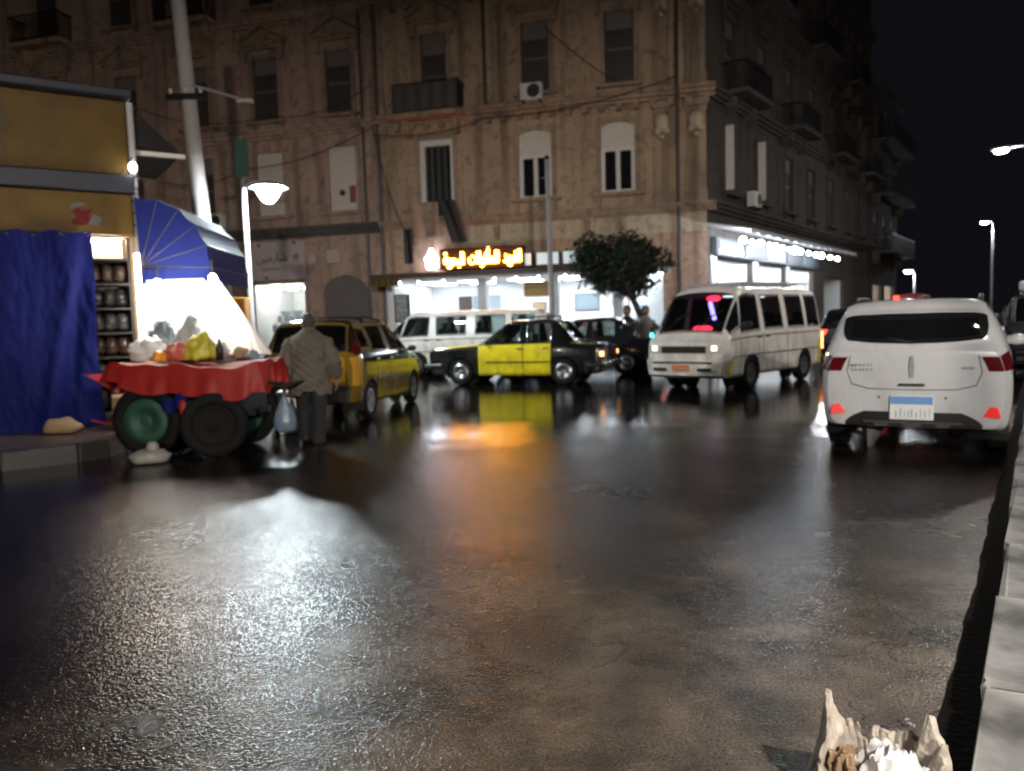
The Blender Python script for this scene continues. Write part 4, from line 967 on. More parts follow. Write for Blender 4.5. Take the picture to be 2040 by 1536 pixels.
wheel_part(ca, (-.55, .40, .40), R(0), .40, .12, rim='green_paint', rim_r=.64)
wheel_part(ca, (.50, -.52, .36), R(28), .36, .13, rim='rubber', rim_r=.6)
obj('axle', MB().tube([(-.45, -.4, .40), (-.50, .40, .40)], .03, 8).tube([(.46, -.45, .38), (.38, .4, .40)], .03, 8).box(-.8, .8, -.2, -.14, .42, .5).box(-.8, .8, .14, .2, .42, .5).box(-.7, -.6, -.3, .3, .46, .80).box(.6, .7, -.3, .3, .46, .80), 'cart_iron', ca)
obj('handle', MB().tube([(.9, -.3, .84), (1.25, -.3, .78)], .02, 8).tube([(.9, .3, .84), (1.25, .3, .78)], .02, 8).tube([(1.25, -.3, .78), (1.25, .3, .78)], .02, 8), 'cart_iron', ca)
obj('blue_rag', MB().grid(lambda p, q: (-.12 + .32 * p, -.56 - .02 * math.sin(p * 12), .70 - .16 * q - .05 * math.sin(p * 5)), 12, 6), 'blue_tarp', ca, smooth=True)
obj('red_rag', MB().ball((.16, -.58, .56), .06, 6, (.8, .6, 1.6)), 'red_cloth', ca, smooth=True)
ch = MB()
for k in range(16):
    u = k / 15; p0 = Vector((-.25 + .62 * u, -.62, .17 - .12 * math.sin(math.pi * u)))
    ch.lathe([(.018, -.005), (.026, -.005), (.026, .005), (.018, .005)], 8, Matrix.Translation(p0) @ Matrix.Rotation(R(90 * (k % 2)), 4, 'X'), True)
obj('chain', ch, 'chrome', ca)
def crumple(rad, sq, seed):
    r = random.Random(seed); mb = MB().ball((0, 0, 0), 1, 14, (1, 1, 1)); ds = [Vector((r.gauss(0, 1), r.gauss(0, 1), r.gauss(0, 1))).normalized() for _ in range(14)]
    for i, v in enumerate(mb.v):
        d = Vector(v).normalized(); k = min(.72 + .5 * (1 - abs(d.dot(e))) for e in ds) + r.uniform(-.03, .03)
        mb.v[i] = (d.x * rad * k * sq[0], d.y * rad * k * sq[1], d.z * rad * k * sq[2])
    return mb
def lump(sx, sy, sz, seed):
    mb = MB().ball((0, 0, 0), 1, 20, (1, 1, 1)); o = seed * 5.3
    for i, v in enumerate(mb.v):
        d = Vector(v); k = 1 + .45 * mn_.noise(d * 1.6 + Vector((o, 0, 0))) + .35 * abs(mn_.noise(d * 3.4 + Vector((0, o, 0)))) + .12 * mn_.noise(d * 8 + Vector((0, 0, o)))
        if d.z > .6: k *= 1 + .5 * (d.z - .6)
        mb.v[i] = (d.x * sx * k, d.y * sy * k, max(d.z * sz * k, -.7 * sz) + .7 * sz)
    return mb
def goods(name, label, cat, mb, m, loc, rot=0, group=None): return tag(obj(name, mb, m, None, loc, rot, smooth=True), label, cat, group)
def bagmesh(sx, sy, sz, seed):
    r = random.Random(seed); mb = MB().ball((0, 0, 0), 1, 9, (sx, sy, sz))
    ph = [r.uniform(0, 6) for _ in range(4)]
    for i, v in enumerate(mb.v):
        k = 1 + .10 * math.sin(v[0] / sx * 5 + ph[0]) * math.sin(v[2] / sz * 4 + ph[1]) + .06 * math.sin(v[1] / sy * 9 + ph[2])
        k += .07 * math.sin(v[0] / sx * 13 + v[2] / sz * 7 + ph[3]) + r.uniform(-.05, .05)
        mb.v[i] = (v[0] * k, v[1] * k, max(v[2] * k, -.8 * sz) + .8 * sz)
    mb.tube([(0, 0, sz * 1.6), (sx * .1, 0, sz * 1.95), (sx * .3, sy * .1, sz * 2.15)], [sx * .28, sx * .10, sx * .22], 7)
    return mb
goods('goods_bag', 'yellow green bag of goods under the white sheet on the cart', 'bag', lump(0.16, 0.12, 0.16, 1), 'yellow_bag', (-3.72, 9.25, 1.06), crz, 'bags on the cart')
goods('goods_bag', 'reddish bag of goods next to the yellow bag on the cart', 'bag', lump(0.15, 0.12, 0.1, 2), 'red_bag', (-4.02, 9.30, 1.06), crz, 'bags on the cart')
goods('goods_bag', 'crumpled white bag at the left end of the cart', 'bag', lump(0.22, 0.16, 0.15, 3), 'white_plastic', (-4.42, 9.45, 1.06), crz, 'bags on the cart')
goods('goods_bag', 'tall pale grey bag behind the yellow bag on the cart', 'bag', lump(0.17, 0.11, 0.26, 5), 'fridge', (-3.95, 9.52, 1.05), crz, 'bags on the cart')
goods('goods_bag', 'pale blue bag in front of the lit tube lamp', 'bag', lump(0.16, 0.11, 0.2, 6), 'screen_grey', (-4.36, 9.72, 1.16), crz, 'bags on the cart')
for k, (x, y, sx, sy, sz, m, lb) in enumerate(((-3.30, 9.42, .10, .08, .07, 'cardboard', 'small tan packet at the right end of the cart'), (-3.60, 9.46, .12, .09, .10, 'white_plastic', 'small white packet behind the dark bottle on the cart'),
        (-4.20, 9.22, .08, .07, .06, 'lamp_orange', 'small orange packet in front of the white bag on the cart'), (-3.12, 9.30, .08, .06, .05, 'screen_grey', 'small grey packet at the far right of the cart'))):
    goods('packet', lb, 'packet', lump(sx, sy, sz, 40 + k), m, (x, y, 1.055), crz, 'packets on the cart')
goods('bottle', 'dark bottle standing at the right of the yellow bag', 'bottle', MB().lathe([(0, 0), (.04, 0), (.042, .15), (.018, .2), (.016, .25), (0, .25)], 14), 'plastic_black', (-3.46, 9.16, 1.055))
goods('plastic_bag', 'grey plastic bag lying on the road by the left kerb', 'bag', bagmesh(.20, .15, .09, 4).ball((.03, .0, .17), .065, 6, (1, .8, 1.2)), 'grey_bag', (-3.92, 8.22, 0), .3)
bx = thing('reflection_box', 'white box added for the bright reflection behind the right end of the cart', 'box', (-3.0, 10.3, .0), .2)  # added white box stands in for bright reflected light below the cart
obj('body', MB().box(-.13, .13, -.15, .15, 0, .52, .02), 'white_plastic', bx); obj('lid', MB().box(-.15, .15, -.17, .17, .522, .58, .02), 'white_plastic', bx)
cb = thing('cardboard_box', 'brown cardboard box on the pavement under the red cloth', 'box', (-5.0, 10.05, .19), .5)
obj('body', MB().box(-.22, .22, -.2, .2, 0, .42, .01), 'cardboard', cb); obj('flap', MB().box(-.22, .22, -.34, -.2, .40, .41), 'cardboard', cb)
sb = thing('standing_board', 'white round topped standing board behind the blue canopy', 'board', (-4.80, 13.0, .185), R(-15))
obj('panel', MB().prism([(-.15, .4), (.15, .4), (.15, 2.3)] + [(.15 * math.cos(R(15 * k)), 2.3 + .15 * math.sin(R(15 * k))) for k in range(1, 12)] + [(-.15, 2.3)], -.05, .05), 'white_plastic', sb)
obj('small_print', MB().box(-.03, .03, -.056, -.051, 1.5, 1.95), 'ink', sb)
obj('foot', MB().box(-.2, .2, -.18, .18, 0, .05, .01).box(-.05, .05, -.04, .04, .05, .4), 'iron', sb)
ob = thing('orange_box', 'small orange box on a dark stand beside the lamp post', 'box', (-5.35, 15.2, .185), 0)
obj('box_top', MB().box(-.22, .22, -.2, .2, 1.35, 1.85, .03), 'lamp_orange', ob); obj('stand', MB().box(-.16, .16, -.14, .14, 0, 1.348, .02), 'plastic_black', ob)

# ------------------------------------------------------------------ person walking away
pr = thing('person', 'person seen from behind in a loose grey jacket and dark trousers carrying a plastic bag', 'person', (-2.42, 9.2, 0), R(8))
bd = MB()
bd.tube([(0, .03, .80), (0, .02, 1.0), (0, .05, 1.22), (0, .09, 1.32)], [.15, .145, .17, .10], 12)           # trunk
bd.tube([(0, .09, 1.30), (0, .14, 1.40)], [.062, .058], 10)                                             # neck
bd.ball((0, .165, 1.455), .098, 10, (.80, .98, 1.10))                                                   # head
bd.ball((-.080, .15, 1.445), .025, 5, (.5, 1, 1.4)); bd.ball((.080, .15, 1.445), .025, 5, (.5, 1, 1.4))      # ears
bd.tube([(0, .255, 1.45), (0, .275, 1.43)], [.018, .014], 6)
for s in (-1, 1):
    sh = (.20 * s, .06, 1.24); el = (.285 * s, .00, .98) if s < 0 else (.29 * s, .04, .99); wr = (.31 * s, .05, .74) if s < 0 else (.30 * s, .16, .78)
    bd.tube([(.1 * s, .07, 1.27), sh, el, wr], [.06, .06, .047, .032], 10)
    bd.ball((wr[0], wr[1] + .01, wr[2] - .06), .045, 7, (.55, .9, 1.1))
    for k in range(4):
        y = wr[1] - .025 + k * .022; L = (.055, .065, .062, .05)[k]
        bd.tube([(wr[0], y, wr[2] - .095), (wr[0] - .01 * s, y + .003, wr[2] - .095 - L * .6), (wr[0] - .028 * s, y, wr[2] - .10 - L)], [.0105, .010, .008], 6)
    bd.tube([(wr[0] - .01 * s, wr[1] + .04, wr[2] - .05), (wr[0] - .022 * s, wr[1] + .062, wr[2] - .085)], [.012, .009], 6)
for s, fy in ((-1, .16), (1, -.14)):
    bd.tube([(.085 * s, .02, .82), (.095 * s, .04 + fy * .5, .44), (.09 * s, fy - (.10 if fy < 0 else 0), .09)], [.092, .062, .042], 10)
    bd.ball((.095 * s, fy + .05 - (.08 if fy < 0 else 0), .045), .05, 7, (.85, 1.9, .8))
body = obj('body', remesh(bd, 'body', .011, 4), 'skin', pr)
hr = MB().ball((0, .150, 1.480), .104, 10, (.82, .96, 1.02)); 
for i, v in enumerate(hr.v):
    if v[2] < 1.43 and v[1] > .12: hr.v[i] = (v[0] * .6, .12, v[2])
obj('hair', remesh(hr, 'hair', .012, 3), 'hair', body)
jk = MB()
def ell(cx_, cy, z, rx, ry, n=20, wob=0, ph=0): return [Vector((cx_ + rx * math.cos(2 * math.pi * k / n) * (1 + wob * math.sin(5 * k + ph)), cy + ry * math.sin(2 * math.pi * k / n) * (1 + wob * math.cos(4 * k + ph)), z)) for k in range(n)]
jk.loft([ell(0, .05, .60, .255, .18, wob=.05, ph=1), ell(0, .04, .70, .25, .185, wob=.035, ph=2), ell(0, .03, .88, .235, .185, wob=.02), ell(0, .03, 1.05, .225, .185, wob=.015, ph=3), ell(0, .04, 1.18, .235, .205), ell(0, .05, 1.27, .205, .195), ell(0, .07, 1.34, .135, .145), ell(0, .10, 1.385, .09, .09), ell(0, .11, 1.40, .08, .08)])
for s in (-1, 1):
    el = (.292 * s, .00, .98) if s < 0 else (.30 * s, .04, .99); wr = (.315 * s, .05, .76) if s < 0 else (.305 * s, .15, .80)
    jk.tube([(.12 * s, .06, 1.24), (.205 * s, .055, 1.22), el, wr], [.10, .092, .082, .066], 14)
jm = remesh(jk, 'jacket', .014, 5)
for v in jm.vertices:
    x, y, z = v.co; k = .011 * math.sin(z * 55 + x * 18) * math.sin(x * 33 + z * 12) + .005 * math.sin(z * 24 - x * 40)
    n_ = Vector((x, y - .04, 0)); n_ = n_.normalized() if n_.length > .01 else n_; v.co += n_ * k
    if z < .75 and y < 0 and abs(x) < .09: v.co.z += (.75 - z) * .35
obj('jacket', jm, 'jacket', body)
tr = MB()
tr.loft([ell(0, .03, .93, .17, .14), ell(0, .03, .82, .185, .15), ell(0, .03, .76, .18, .14)])
for s, fy in ((-1, .16), (1, -.14)):
    tr.tube([(.085 * s, .03, .84), (.10 * s, .04 + fy * .5, .46), (.095 * s, fy - (.09 if fy < 0 else 0), .10), (.095 * s, fy - (.09 if fy < 0 else 0), .05)], [.115, .09, .082, .085], 14)
obj('trousers', remesh(tr, 'trousers', .014, 4), 'trousers', body)
for s, fy in ((-1, .16), (1, -.14)):
    yy = fy - (.08 if fy < 0 else 0)
    obj('shoe', remesh(MB().ball((.095 * s, yy + .05, .05), .058, 8, (.85, 2.2, .85)).ball((.095 * s, yy - .03, .06), .055, 8, (.9, 1.1, 1)), 'shoe', .012, 3), 'shoe', body)
bgm = MB()
bgm.loft([ell(0, 0, .02, .08, .05, 18, .08), ell(0, 0, .06, .125, .08, 18, .08, 1), ell(0, 0, .16, .135, .085, 18, .06, 2), ell(0, 0, .27, .11, .065, 18, .08, 3), ell(0, 0, .36, .065, .035, 18, .10, 1), ell(0, 0, .43, .03, .015, 18, .1), ell(0, 0, .50, .012, .012, 18)])
cb = tag(obj('shopping_bag', bgm, 'pale_blue_bag', None, (-2.735, 9.20, .145), .2, smooth=True), 'pale bluish plastic bag held low in the left hand of the person', 'bag')
obj('bag_handle', MB().tube([(-.006, .02, .42), (.0, .03, .50), (.012, -.005, .555), (.0, -.03, .50), (-.006, -.02, .42)], .008, 6), 'pale_blue_bag', cb)

# ------------------------------------------------------------------ tree
tr_ = thing('street_tree', 'dark round clipped street tree in front of the restaurant', 'tree', (3.5, 20.6, .0))
tk = MB().tube([(.05, 0, 0), (.12, 0, .7), (.02, 0, 1.4), (-.25, 0, 2.0), (-.45, 0, 2.5)], [.13, .10, .085, .08, .05], 12)
rl = random.Random(21)
for k in range(9):
    a = rl.uniform(0, 6.28); L = rl.uniform(.6, 1.1)
    tk.tube([(-.2, 0, 1.9 + .08 * k), (-.3 + math.cos(a) * L * .5, math.sin(a) * L * .5, 2.25 + .09 * k), (-.45 + math.cos(a) * L, math.sin(a) * L, 2.5 + .1 * k)], [.05, .03, .015], 6)
obj('trunk', tk, 'bark', tr_, smooth=True)
lv = MB(); ph = [rl.uniform(0, 6.28) for _ in range(8)]
clumps = []
for k in range(75):
    d = Vector((rl.gauss(0, 1), rl.gauss(0, 1), rl.gauss(0, .8))).normalized(); q = rl.uniform(.25, .95)
    zz = d.z * (.72 if d.z > 0 else .78); w_ = 1.0 - .42 * max(0, -zz) ** 1.2
    clumps.append((Vector((d.x * 1.22 * w_, d.y * 1.18 * w_, zz)) * q + Vector((-.55, 0, 2.82)), rl.uniform(.30, .50)))
for k in range(19000):
    c_, r_ = clumps[rl.randrange(len(clumps))]
    d = Vector((rl.gauss(0, 1), rl.gauss(0, 1), rl.gauss(0, 1))).normalized(); p = c_ + d * r_ * (1 - abs(rl.gauss(0, .28))) * Vector((1.0, 1.0, .8)).length / 1.62
    if rl.random() < .03: p += d * rl.uniform(.05, .16)
    n_ = Vector((rl.gauss(0, 1), rl.gauss(0, 1), rl.gauss(0, 1))).normalized(); a = n_.orthogonal().normalized(); b = n_.cross(a)
    s = rl.uniform(.035, .09)
    lv.add([p - a * s, p + b * s * .42, p + a * s, p - b * s * .42], [(0, 1, 2, 3)])
obj('crown', lv, 'leaf', tr_, fix=False)

# ------------------------------------------------------------------ broken stump with rubbish, bottom right
stp = thing('broken_stump', 'jagged pale hollow stump broken off by the right kerb', 'stump', (.965, 2.03, 0), 0)
rs_ = random.Random(5)
def rim_h(a):   # height of the broken rim by direction: two tall shards left and right, a low edge between
    def pk(c, w, h): d = (a - c + math.pi) % (2 * math.pi) - math.pi; return h * math.exp(-(d / w) ** 2)
    return .155 + pk(R(133), .42, .13) + pk(R(-4), .36, .14) + pk(R(180), .5, .03) + pk(R(-45), .4, .04)
def noise3(x, y, z): return math.sin(x * 47 + 1.3 * math.sin(y * 31)) * math.sin(z * 29 + x * 13) * .5 + math.sin(y * 71 + z * 53) * .3 + math.sin(x * 113 - z * 97) * .2
hs = [rs_.random() for _ in range(400)]
def vn(x, off=0):   # 1-D value noise
    i = math.floor(x); f = x - i; f = f * f * (3 - 2 * f); return hs[(i + off) % 200] * (1 - f) + hs[(i + 1 + off) % 200] * f
def jag(p): return .10 * (vn(p * 9, 7) - .5) + .09 * (vn(p * 27, 31) - .5) + .05 * (vn(p * 90, 90) - .5)
def vn2(x, y, o): i = math.floor(y); f = y - i; f = f * f * (3 - 2 * f); return vn(x, o + i * 17) * (1 - f) + vn(x, o + (i + 1) * 17) * f
def shell(p, q, inner):
    p_ = p % 1.0; a = p_ * 2 * math.pi; pw = min(1, min(p_, 1 - p_) * 30)
    h = max(.06, rim_h(a) + min(.035, jag(p_) * pw * (.8 + 1.6 * (rim_h(a) - .17))))
    fib = .018 * (vn2(p_ * 34, q * 2.5, 55) - .5) * pw + .012 * (vn2(p_ * 95, q * 5, 120) - .5) * pw + .03 * (vn(p_ * 7, 3) - .5) * pw
    if not inner: r = .160 + fib + .07 * (1 - q) ** 2.0; z = -.01 + (h + .01) * q
    else: r = .160 - (.045 - .030 * q) + fib * .8 - .03 * (1 - q); z = .04 + (h - .04) * q
    return (r * math.cos(a) - .02 * q * math.sin(a * 2), r * math.sin(a), z)
mb = MB().grid(lambda p, q: shell(p, q, False), 300, 26).grid(lambda p, q: shell(p, q, True), 300, 14)
mb.grid(lambda p, q: tuple(Vector(shell(p, 1, False)).lerp(Vector(shell(p, 1, True)), q)), 300, 1)
obj('shell', mb, 'stump_wood', stp)
def rag(w, d, h, seed):   # crumpled sheet, folded up into a loose heap
    def f(p, q):
        x, y = (p - .5) * 2, (q - .5) * 2; o = seed * 3.1
        z = 1 - .8 * (x * x + y * y) * .6 + .55 * (.5 - abs(mn_.noise(Vector((x * 1.9 + o, y * 1.9, o))))) * 1.6 - .3 + .35 * abs(mn_.noise(Vector((x * 4.2 + o, y * 4.2, 2 + o))))
        dx = .25 * mn_.noise(Vector((x * 2.5, y * 2.5, 7 + o))); dy = .25 * mn_.noise(Vector((x * 2.5, y * 2.5, 17 + o)))
        return ((x + dx) * w, (y + dy) * d, h * (z - .55))
    return MB().grid(f, 40, 40)
obj('rotten_core', MB().grid(lambda p, q: (.15 * q * math.cos(p * 6.2832), .15 * q * math.sin(p * 6.2832), .055 + .02 * math.sin(p * 19) * q), 30, 5), 'dark_wood', stp, smooth=True)
for k in range(10):
    a = rs_.uniform(0, 6.28); r = rs_.uniform(.03, .12)
    obj('loose_splinter', MB().tube([(r * math.cos(a), r * math.sin(a), .06), (r * 1.1 * math.cos(a + .3), r * 1.1 * math.sin(a + .3), .10 + rs_.uniform(0, .06))], [.012, .003], 5), 'stump_wood', stp)
tag(obj('crumpled_plastic', rag(.10, .085, .13, 3), 'paper_white', None, (.985, 1.985, .15), .4), 'crumpled white plastic stuffed in the broken stump', 'litter')
tag(obj('crumpled_wrapper', rag(.07, .06, .07, 9), 'cardboard', None, (.905, 2.06, .14), 1.4), 'tan crumpled wrapper behind the white plastic in the stump', 'litter')
tag(obj('crumpled_paper', rag(.06, .075, .06, 12), 'stump_wood', None, (.86, 1.90, .16), .9), 'torn pale paper at the left side of the broken stump', 'litter')
for k, (x, y, r_) in enumerate(((.71, 1.98, .05), (.77, 2.10, .032), (.69, 2.08, .022), (.745, 1.90, .04))):
    mb = crumple(r_, (1.3, .9, .7), 60 + k)
    for i, v in enumerate(mb.v): mb.v[i] = (v[0], v[1], max(v[2], -r_ * .35) + r_ * .35)
    tag(obj('broken_chunk', mb, 'stump_wood', None, (x, y, 0), k * 1.3), ('largest', 'farthest', 'smallest', 'nearest')[k] + ' pale broken chunk lying left of the stump', 'chunk', 'broken chunks by the stump')
for k in range(4):
    x, y = 1.22 + rs_.uniform(-.05, .12), 2.45 + rs_.uniform(-.1, .2)
    tag(obj('wood_chip', MB().prism([(-.008, 0), (.008 + .006 * rs_.random(), .001), (.002, .006)], -.004, .003 + .004 * rs_.random()), 'stump_wood', None, (x, y, .001), rs_.uniform(0, 3)), 'tiny pale wood chip on the wet asphalt near the stump', 'wood chip', 'wood chips by the stump')

# ------------------------------------------------------------------ vehicles
def cr1(P, t):
    """interpolating curve through P at parameter t, tangents limited so it does not overshoot"""
    n = len(P) - 1; i = min(int(t), n - 1); u = t - i
    p0, p1 = P[i], P[i + 1]
    def tan(k):
        if k == 0 or k == n: return (P[min(k + 1, n)] - P[max(k - 1, 0)]) * .8
        a = P[k] - P[k - 1]; b = P[k + 1] - P[k]; m = min(a.length, b.length)
        v = (a + b) * .5
        if v.length > m: v = v * (m / v.length) if v.length > 1e-6 else v
        return v
    m0, m1 = tan(i), tan(i + 1); u2 = u * u; u3 = u2 * u
    return p0 * (2 * u3 - 3 * u2 + 1) + m0 * (u3 - 2 * u2 + u) + p1 * (-2 * u3 + 3 * u2) + m1 * (u3 - u2)
class Car:
    NI, NJ = 8, 6
    def __init__(s, root, net, wheels, R_, bulge=(.05, .05), arch=1.2):
        s.root = root; s.net = [[Vector(p) for p in st] for st in net]; s.S = len(net) - 1; s.L = len(net[0]) - 1
        s.wheels = wheels; s.R = R_; s.bulge = bulge; s.regions = []; s.arch = arch; s.cache = {}
    def surf(s, a, b):
        k = (round(a, 4), round(b, 4))
        if k not in s.cache: s.cache[k] = cr1([cr1(row, b) for row in s.net], a)
        return s.cache[k].copy()
    def normal(s, a, b):
        e = .02
        u = s.surf(min(a + e, s.S), b) - s.surf(max(a - e, 0), b); v = s.surf(a, min(b + e, s.L)) - s.surf(a, max(b - e, 0))
        n = u.cross(v); n = n.normalized() if n.length > 1e-9 else Vector((0, 1, 0))
        c = s.surf(a, b) - Vector((0, 0, .7)); 
        if n.dot(Vector((c.x * .15, c.y, c.z))) < 0: n = -n
        return n
    def cap(s, end, t, b):
        a = 0 if end == 'front' else s.S
        p = s.surf(a, b); x = s.bulge[0] * (1 - t * t) * (1 if end == 'front' else -1) if end == 'front' else -s.bulge[1] * (1 - t * t)
        return Vector((p.x + x, p.y * t, p.z))
    def region(s, i0, i1, j0, j1): s.regions.append((i0, i1, j0, j1))
    def body(s, m, name='body', caps=True):
        NI, NJ = s.NI, s.NJ; I, J = s.S * NI, s.L * NJ
        inreg = lambda a, b: any(r[0] < a < r[1] and r[2] < b < r[3] for r in s.regions)
        AR = s.R * s.arch
        keep = []; drop = set(); used = set()
        P = {}
        for i in range(I + 1):
            for j in range(J + 1): P[i, j] = s.surf(i / NI, j / NJ)
        cut = lambda p: abs(p.y) > .40 and any((p.x - wx_) ** 2 + (p.z - s.R) ** 2 < AR ** 2 for wx_ in s.wheels)
        for i in range(I):
            for j in range(J):
                if inreg((i + .5) / NI, (j + .5) / NJ): continue
                q = ((i, j), (i + 1, j), (i + 1, j + 1), (i, j + 1))
                c = sum((P[k] for k in q), Vector()) / 4
                if cut(c): drop.update(q)
                else: keep.append(q); used.update(q)
        for k in drop & used:
            p = P[k]; wx_ = min(s.wheels, key=lambda w: abs(w - p.x)); d = Vector((p.x - wx_, 0, p.z - s.R))
            if d.length > 1e-4: d = d.normalized() * AR; P[k] = Vector((wx_ + d.x, p.y, s.R + d.z))
        mb = MB(); idx = {}
        for sg in (1, -1):
            for k in used: idx[sg, k] = len(mb.v); mb.v.append((P[k].x, P[k].y * sg, P[k].z))
            for q in keep: mb.f.append(tuple(idx[sg, k] for k in (q if sg > 0 else q[::-1])))
        if caps:
            for end in ('front', 'rear'):
                mb.grid(lambda p, q: s.cap(end, -1 + 2 * p, .999 + (s.L - .999) * q), 20, s.L * 5)
        bm = bmesh.new(); me = mb.mesh(name, True, fix=False); bm.from_mesh(me); bmesh.ops.remove_doubles(bm, verts=bm.verts, dist=.0008); bmesh.ops.recalc_face_normals(bm, faces=bm.faces); bm.to_mesh(me); bm.free()
        for p in me.polygons: p.use_smooth = True
        s.b = obj(name, me, m, s.root)
        for wx_ in s.wheels:
            for sg in (1, -1):
                arch = MB()
                arch.grid(lambda p, q: (wx_ + AR * 1.0 * math.cos(math.pi * p * 1.25 - .39), sg * (.42 + (abs(s.surf(s.near(wx_), 2).y) - .435) * q), s.R + AR * math.sin(math.pi * p * 1.25 - .39)), 20, 1)
                arch.grid(lambda p, q: (wx_ + AR * q * math.cos(2 * math.pi * p), sg * .42, s.R + AR * q * math.sin(2 * math.pi * p)), 20, 1)
                obj('wheel_arch', arch, 'plastic_black', s.root, fix=False)
        return s.b
    def near(s, x):
        best = 0
        for k in range(s.S * 4 + 1):
            if abs(s.surf(k / 4, 2).x - x) < abs(s.surf(best / 4, 2).x - x): best = k
        return best / 4
    def patch(s, name, m, i0, i1, j0, j1, off=.0, e=0.0, sides=(1, -1), parent=None, n=8, one=False, corner=0.0, label=None):
        """a panel lying in or just proud of the body surface, on either side or both"""
        out = []
        def make(mb, sg):
            def fn(p, q):
                if corner:   # rounded ends
                    k = corner * (1 - math.sqrt(max(0, 1 - (2 * q - 1) ** 2))); p2 = k + (1 - 2 * k) * p
                else: p2 = p
                a = i0 + e + (i1 - i0 - 2 * e) * p2; b = j0 + e + (j1 - j0 - (2 * e if j1 < s.L else e)) * q
                v = s.surf(a, b)
                if off: v = v + s.normal(a, b) * off
                return Vector((v.x, v.y * sg, v.z))
            mb.grid(fn, max(n, int((i1 - i0) * 6)), max(n, int((j1 - j0) * 5)))
        if one:
            mb = MB(); [make(mb, sg) for sg in sides]
            me = mb.mesh(name, True, False); bm = bmesh.new(); bm.from_mesh(me); bmesh.ops.remove_doubles(bm, verts=bm.verts, dist=.0008); bmesh.ops.recalc_face_normals(bm, faces=bm.faces); bm.to_mesh(me); bm.free()
            for p in me.polygons: p.use_smooth = True
            out.append(obj(name, me, m, parent or s.root))
        else:
            for sg in sides:
                mb = MB(); make(mb, sg); o = obj(name, mb, m, parent or s.root, smooth=True); out.append(o)
        if label:
            for o in out: o['label'] = label
        return out
    def cpatch(s, name, m, end, t0, t1, b0, b1, off=.004, parent=None, n=8, shape=None, thick=True):
        dx = off * (1 if end == 'front' else -1)
        def fn(p, q):
            t = t0 + (t1 - t0) * p; b = b0 + (b1 - b0) * q
            if shape: t, b = shape(t, b, p, q)
            v = s.cap(end, t, b); return (v.x + dx, v.y, v.z)
        mb = MB().grid(fn, n, n)
        return obj(name, mb, m, parent or s.root, smooth=True)
    def seal(s, i0, i1, j0, j1, both=True, m='plastic_black', r=.011):
        full = j1 >= s.L
        pts = []
        if full: pts = [(i0, s.L - (s.L - j0) * k / 8) for k in range(9)] + [(i0 + (i1 - i0) * k / 6, j0) for k in range(1, 7)] + [(i1, j0 + (s.L - j0) * k / 8) for k in range(1, 9)]
        else: pts = [(i0 + (i1 - i0) * k / 6, j0) for k in range(7)] + [(i1, j0 + (j1 - j0) * k / 6) for k in range(1, 7)] + [(i1 + (i0 - i1) * k / 6, j1) for k in range(1, 7)] + [(i0, j1 + (j0 - j1) * k / 6) for k in range(1, 7)]
        for sg in (1, -1):
            P = [s.surf(a, b) + s.normal(a, b) * .002 for a, b in pts]
            obj('window_seal', MB().tube([(p.x, p.y * sg, p.z) for p in P], r, 5), m, s.root, smooth=True)
    def seal_all(s):
        for r in s.regions:
            if r[2] >= 4.0: s.seal(*r)
    def put_wheels(s, track, w=.18, rim='alloy', rim_r=.64, spokes=0, cover=None):
        for wx_ in s.wheels:
            for sg in (1, -1):
                wheel_part(s.root, (wx_, sg * (track - w * .5), s.R), 0 if sg < 0 else math.pi, s.R, w, rim=rim, rim_r=rim_r, spokes=spokes, dish=cover)
    def seats(s, xs, w=.6, z=.35, h=.62):
        for x in xs:
            mb = MB().box(x - .25, x + .25, -w, w, z - .05, z + .15, .04).box(x - .36, x - .22, -w, w, z + .1, z + h, .05)
            for y in (-.34, .34): mb.box(x - .36, x - .26, y - .12, y + .12, z + h - .02, z + h + .18, .04)
            obj('seat_row', mb, 'seat', s.root)
    def bar(s, name, m, pts, r, n=6, mirror=False, parent=None):
        mb = MB().tube(pts, r, n)
        if mirror: mb.tube([(p[0], -p[1], p[2]) for p in pts], r, n)
        return obj(name, mb, m, parent or s.root, smooth=True)
def st(x, lv, dx=None):
    """one station: x position, eight (y,z) levels, optional x offset for each level"""
    return [(x + (dx[k] if dx else 0), lv[k][0], lv[k][1]) for k in range(8)]
def place(name, label, cat, loc, fwd, group=None): return thing(name, label, cat, loc, math.atan2(fwd[1], fwd[0]), group)
def mirrors(c, x, y, z, m='plastic_black', s=1.0):
    for sg in (1, -1):
        obj('mirror', remesh(MB().ball((x, sg * (y + .11 * s), z), .10 * s, 7, (.55, 1.0, .72)).tube([(x - .01, sg * (y - .03), z - .04), (x, sg * (y + .08), z - .01)], .025, 6), 'mirror', .014, 3), m, c.root)
def handle(c, a, b, m, sides=(1, -1), L=.16):
    for sg in sides:
        p = c.surf(a, b); n_ = c.normal(a, b)
        obj('door_handle', MB().box(p.x - L / 2, p.x + L / 2, sg * (p.y + .002) - .012, sg * (p.y + .002) + .022 * (1 if sg > 0 else 1) - .005, p.z - .018, p.z + .018, .008), m, c.root)
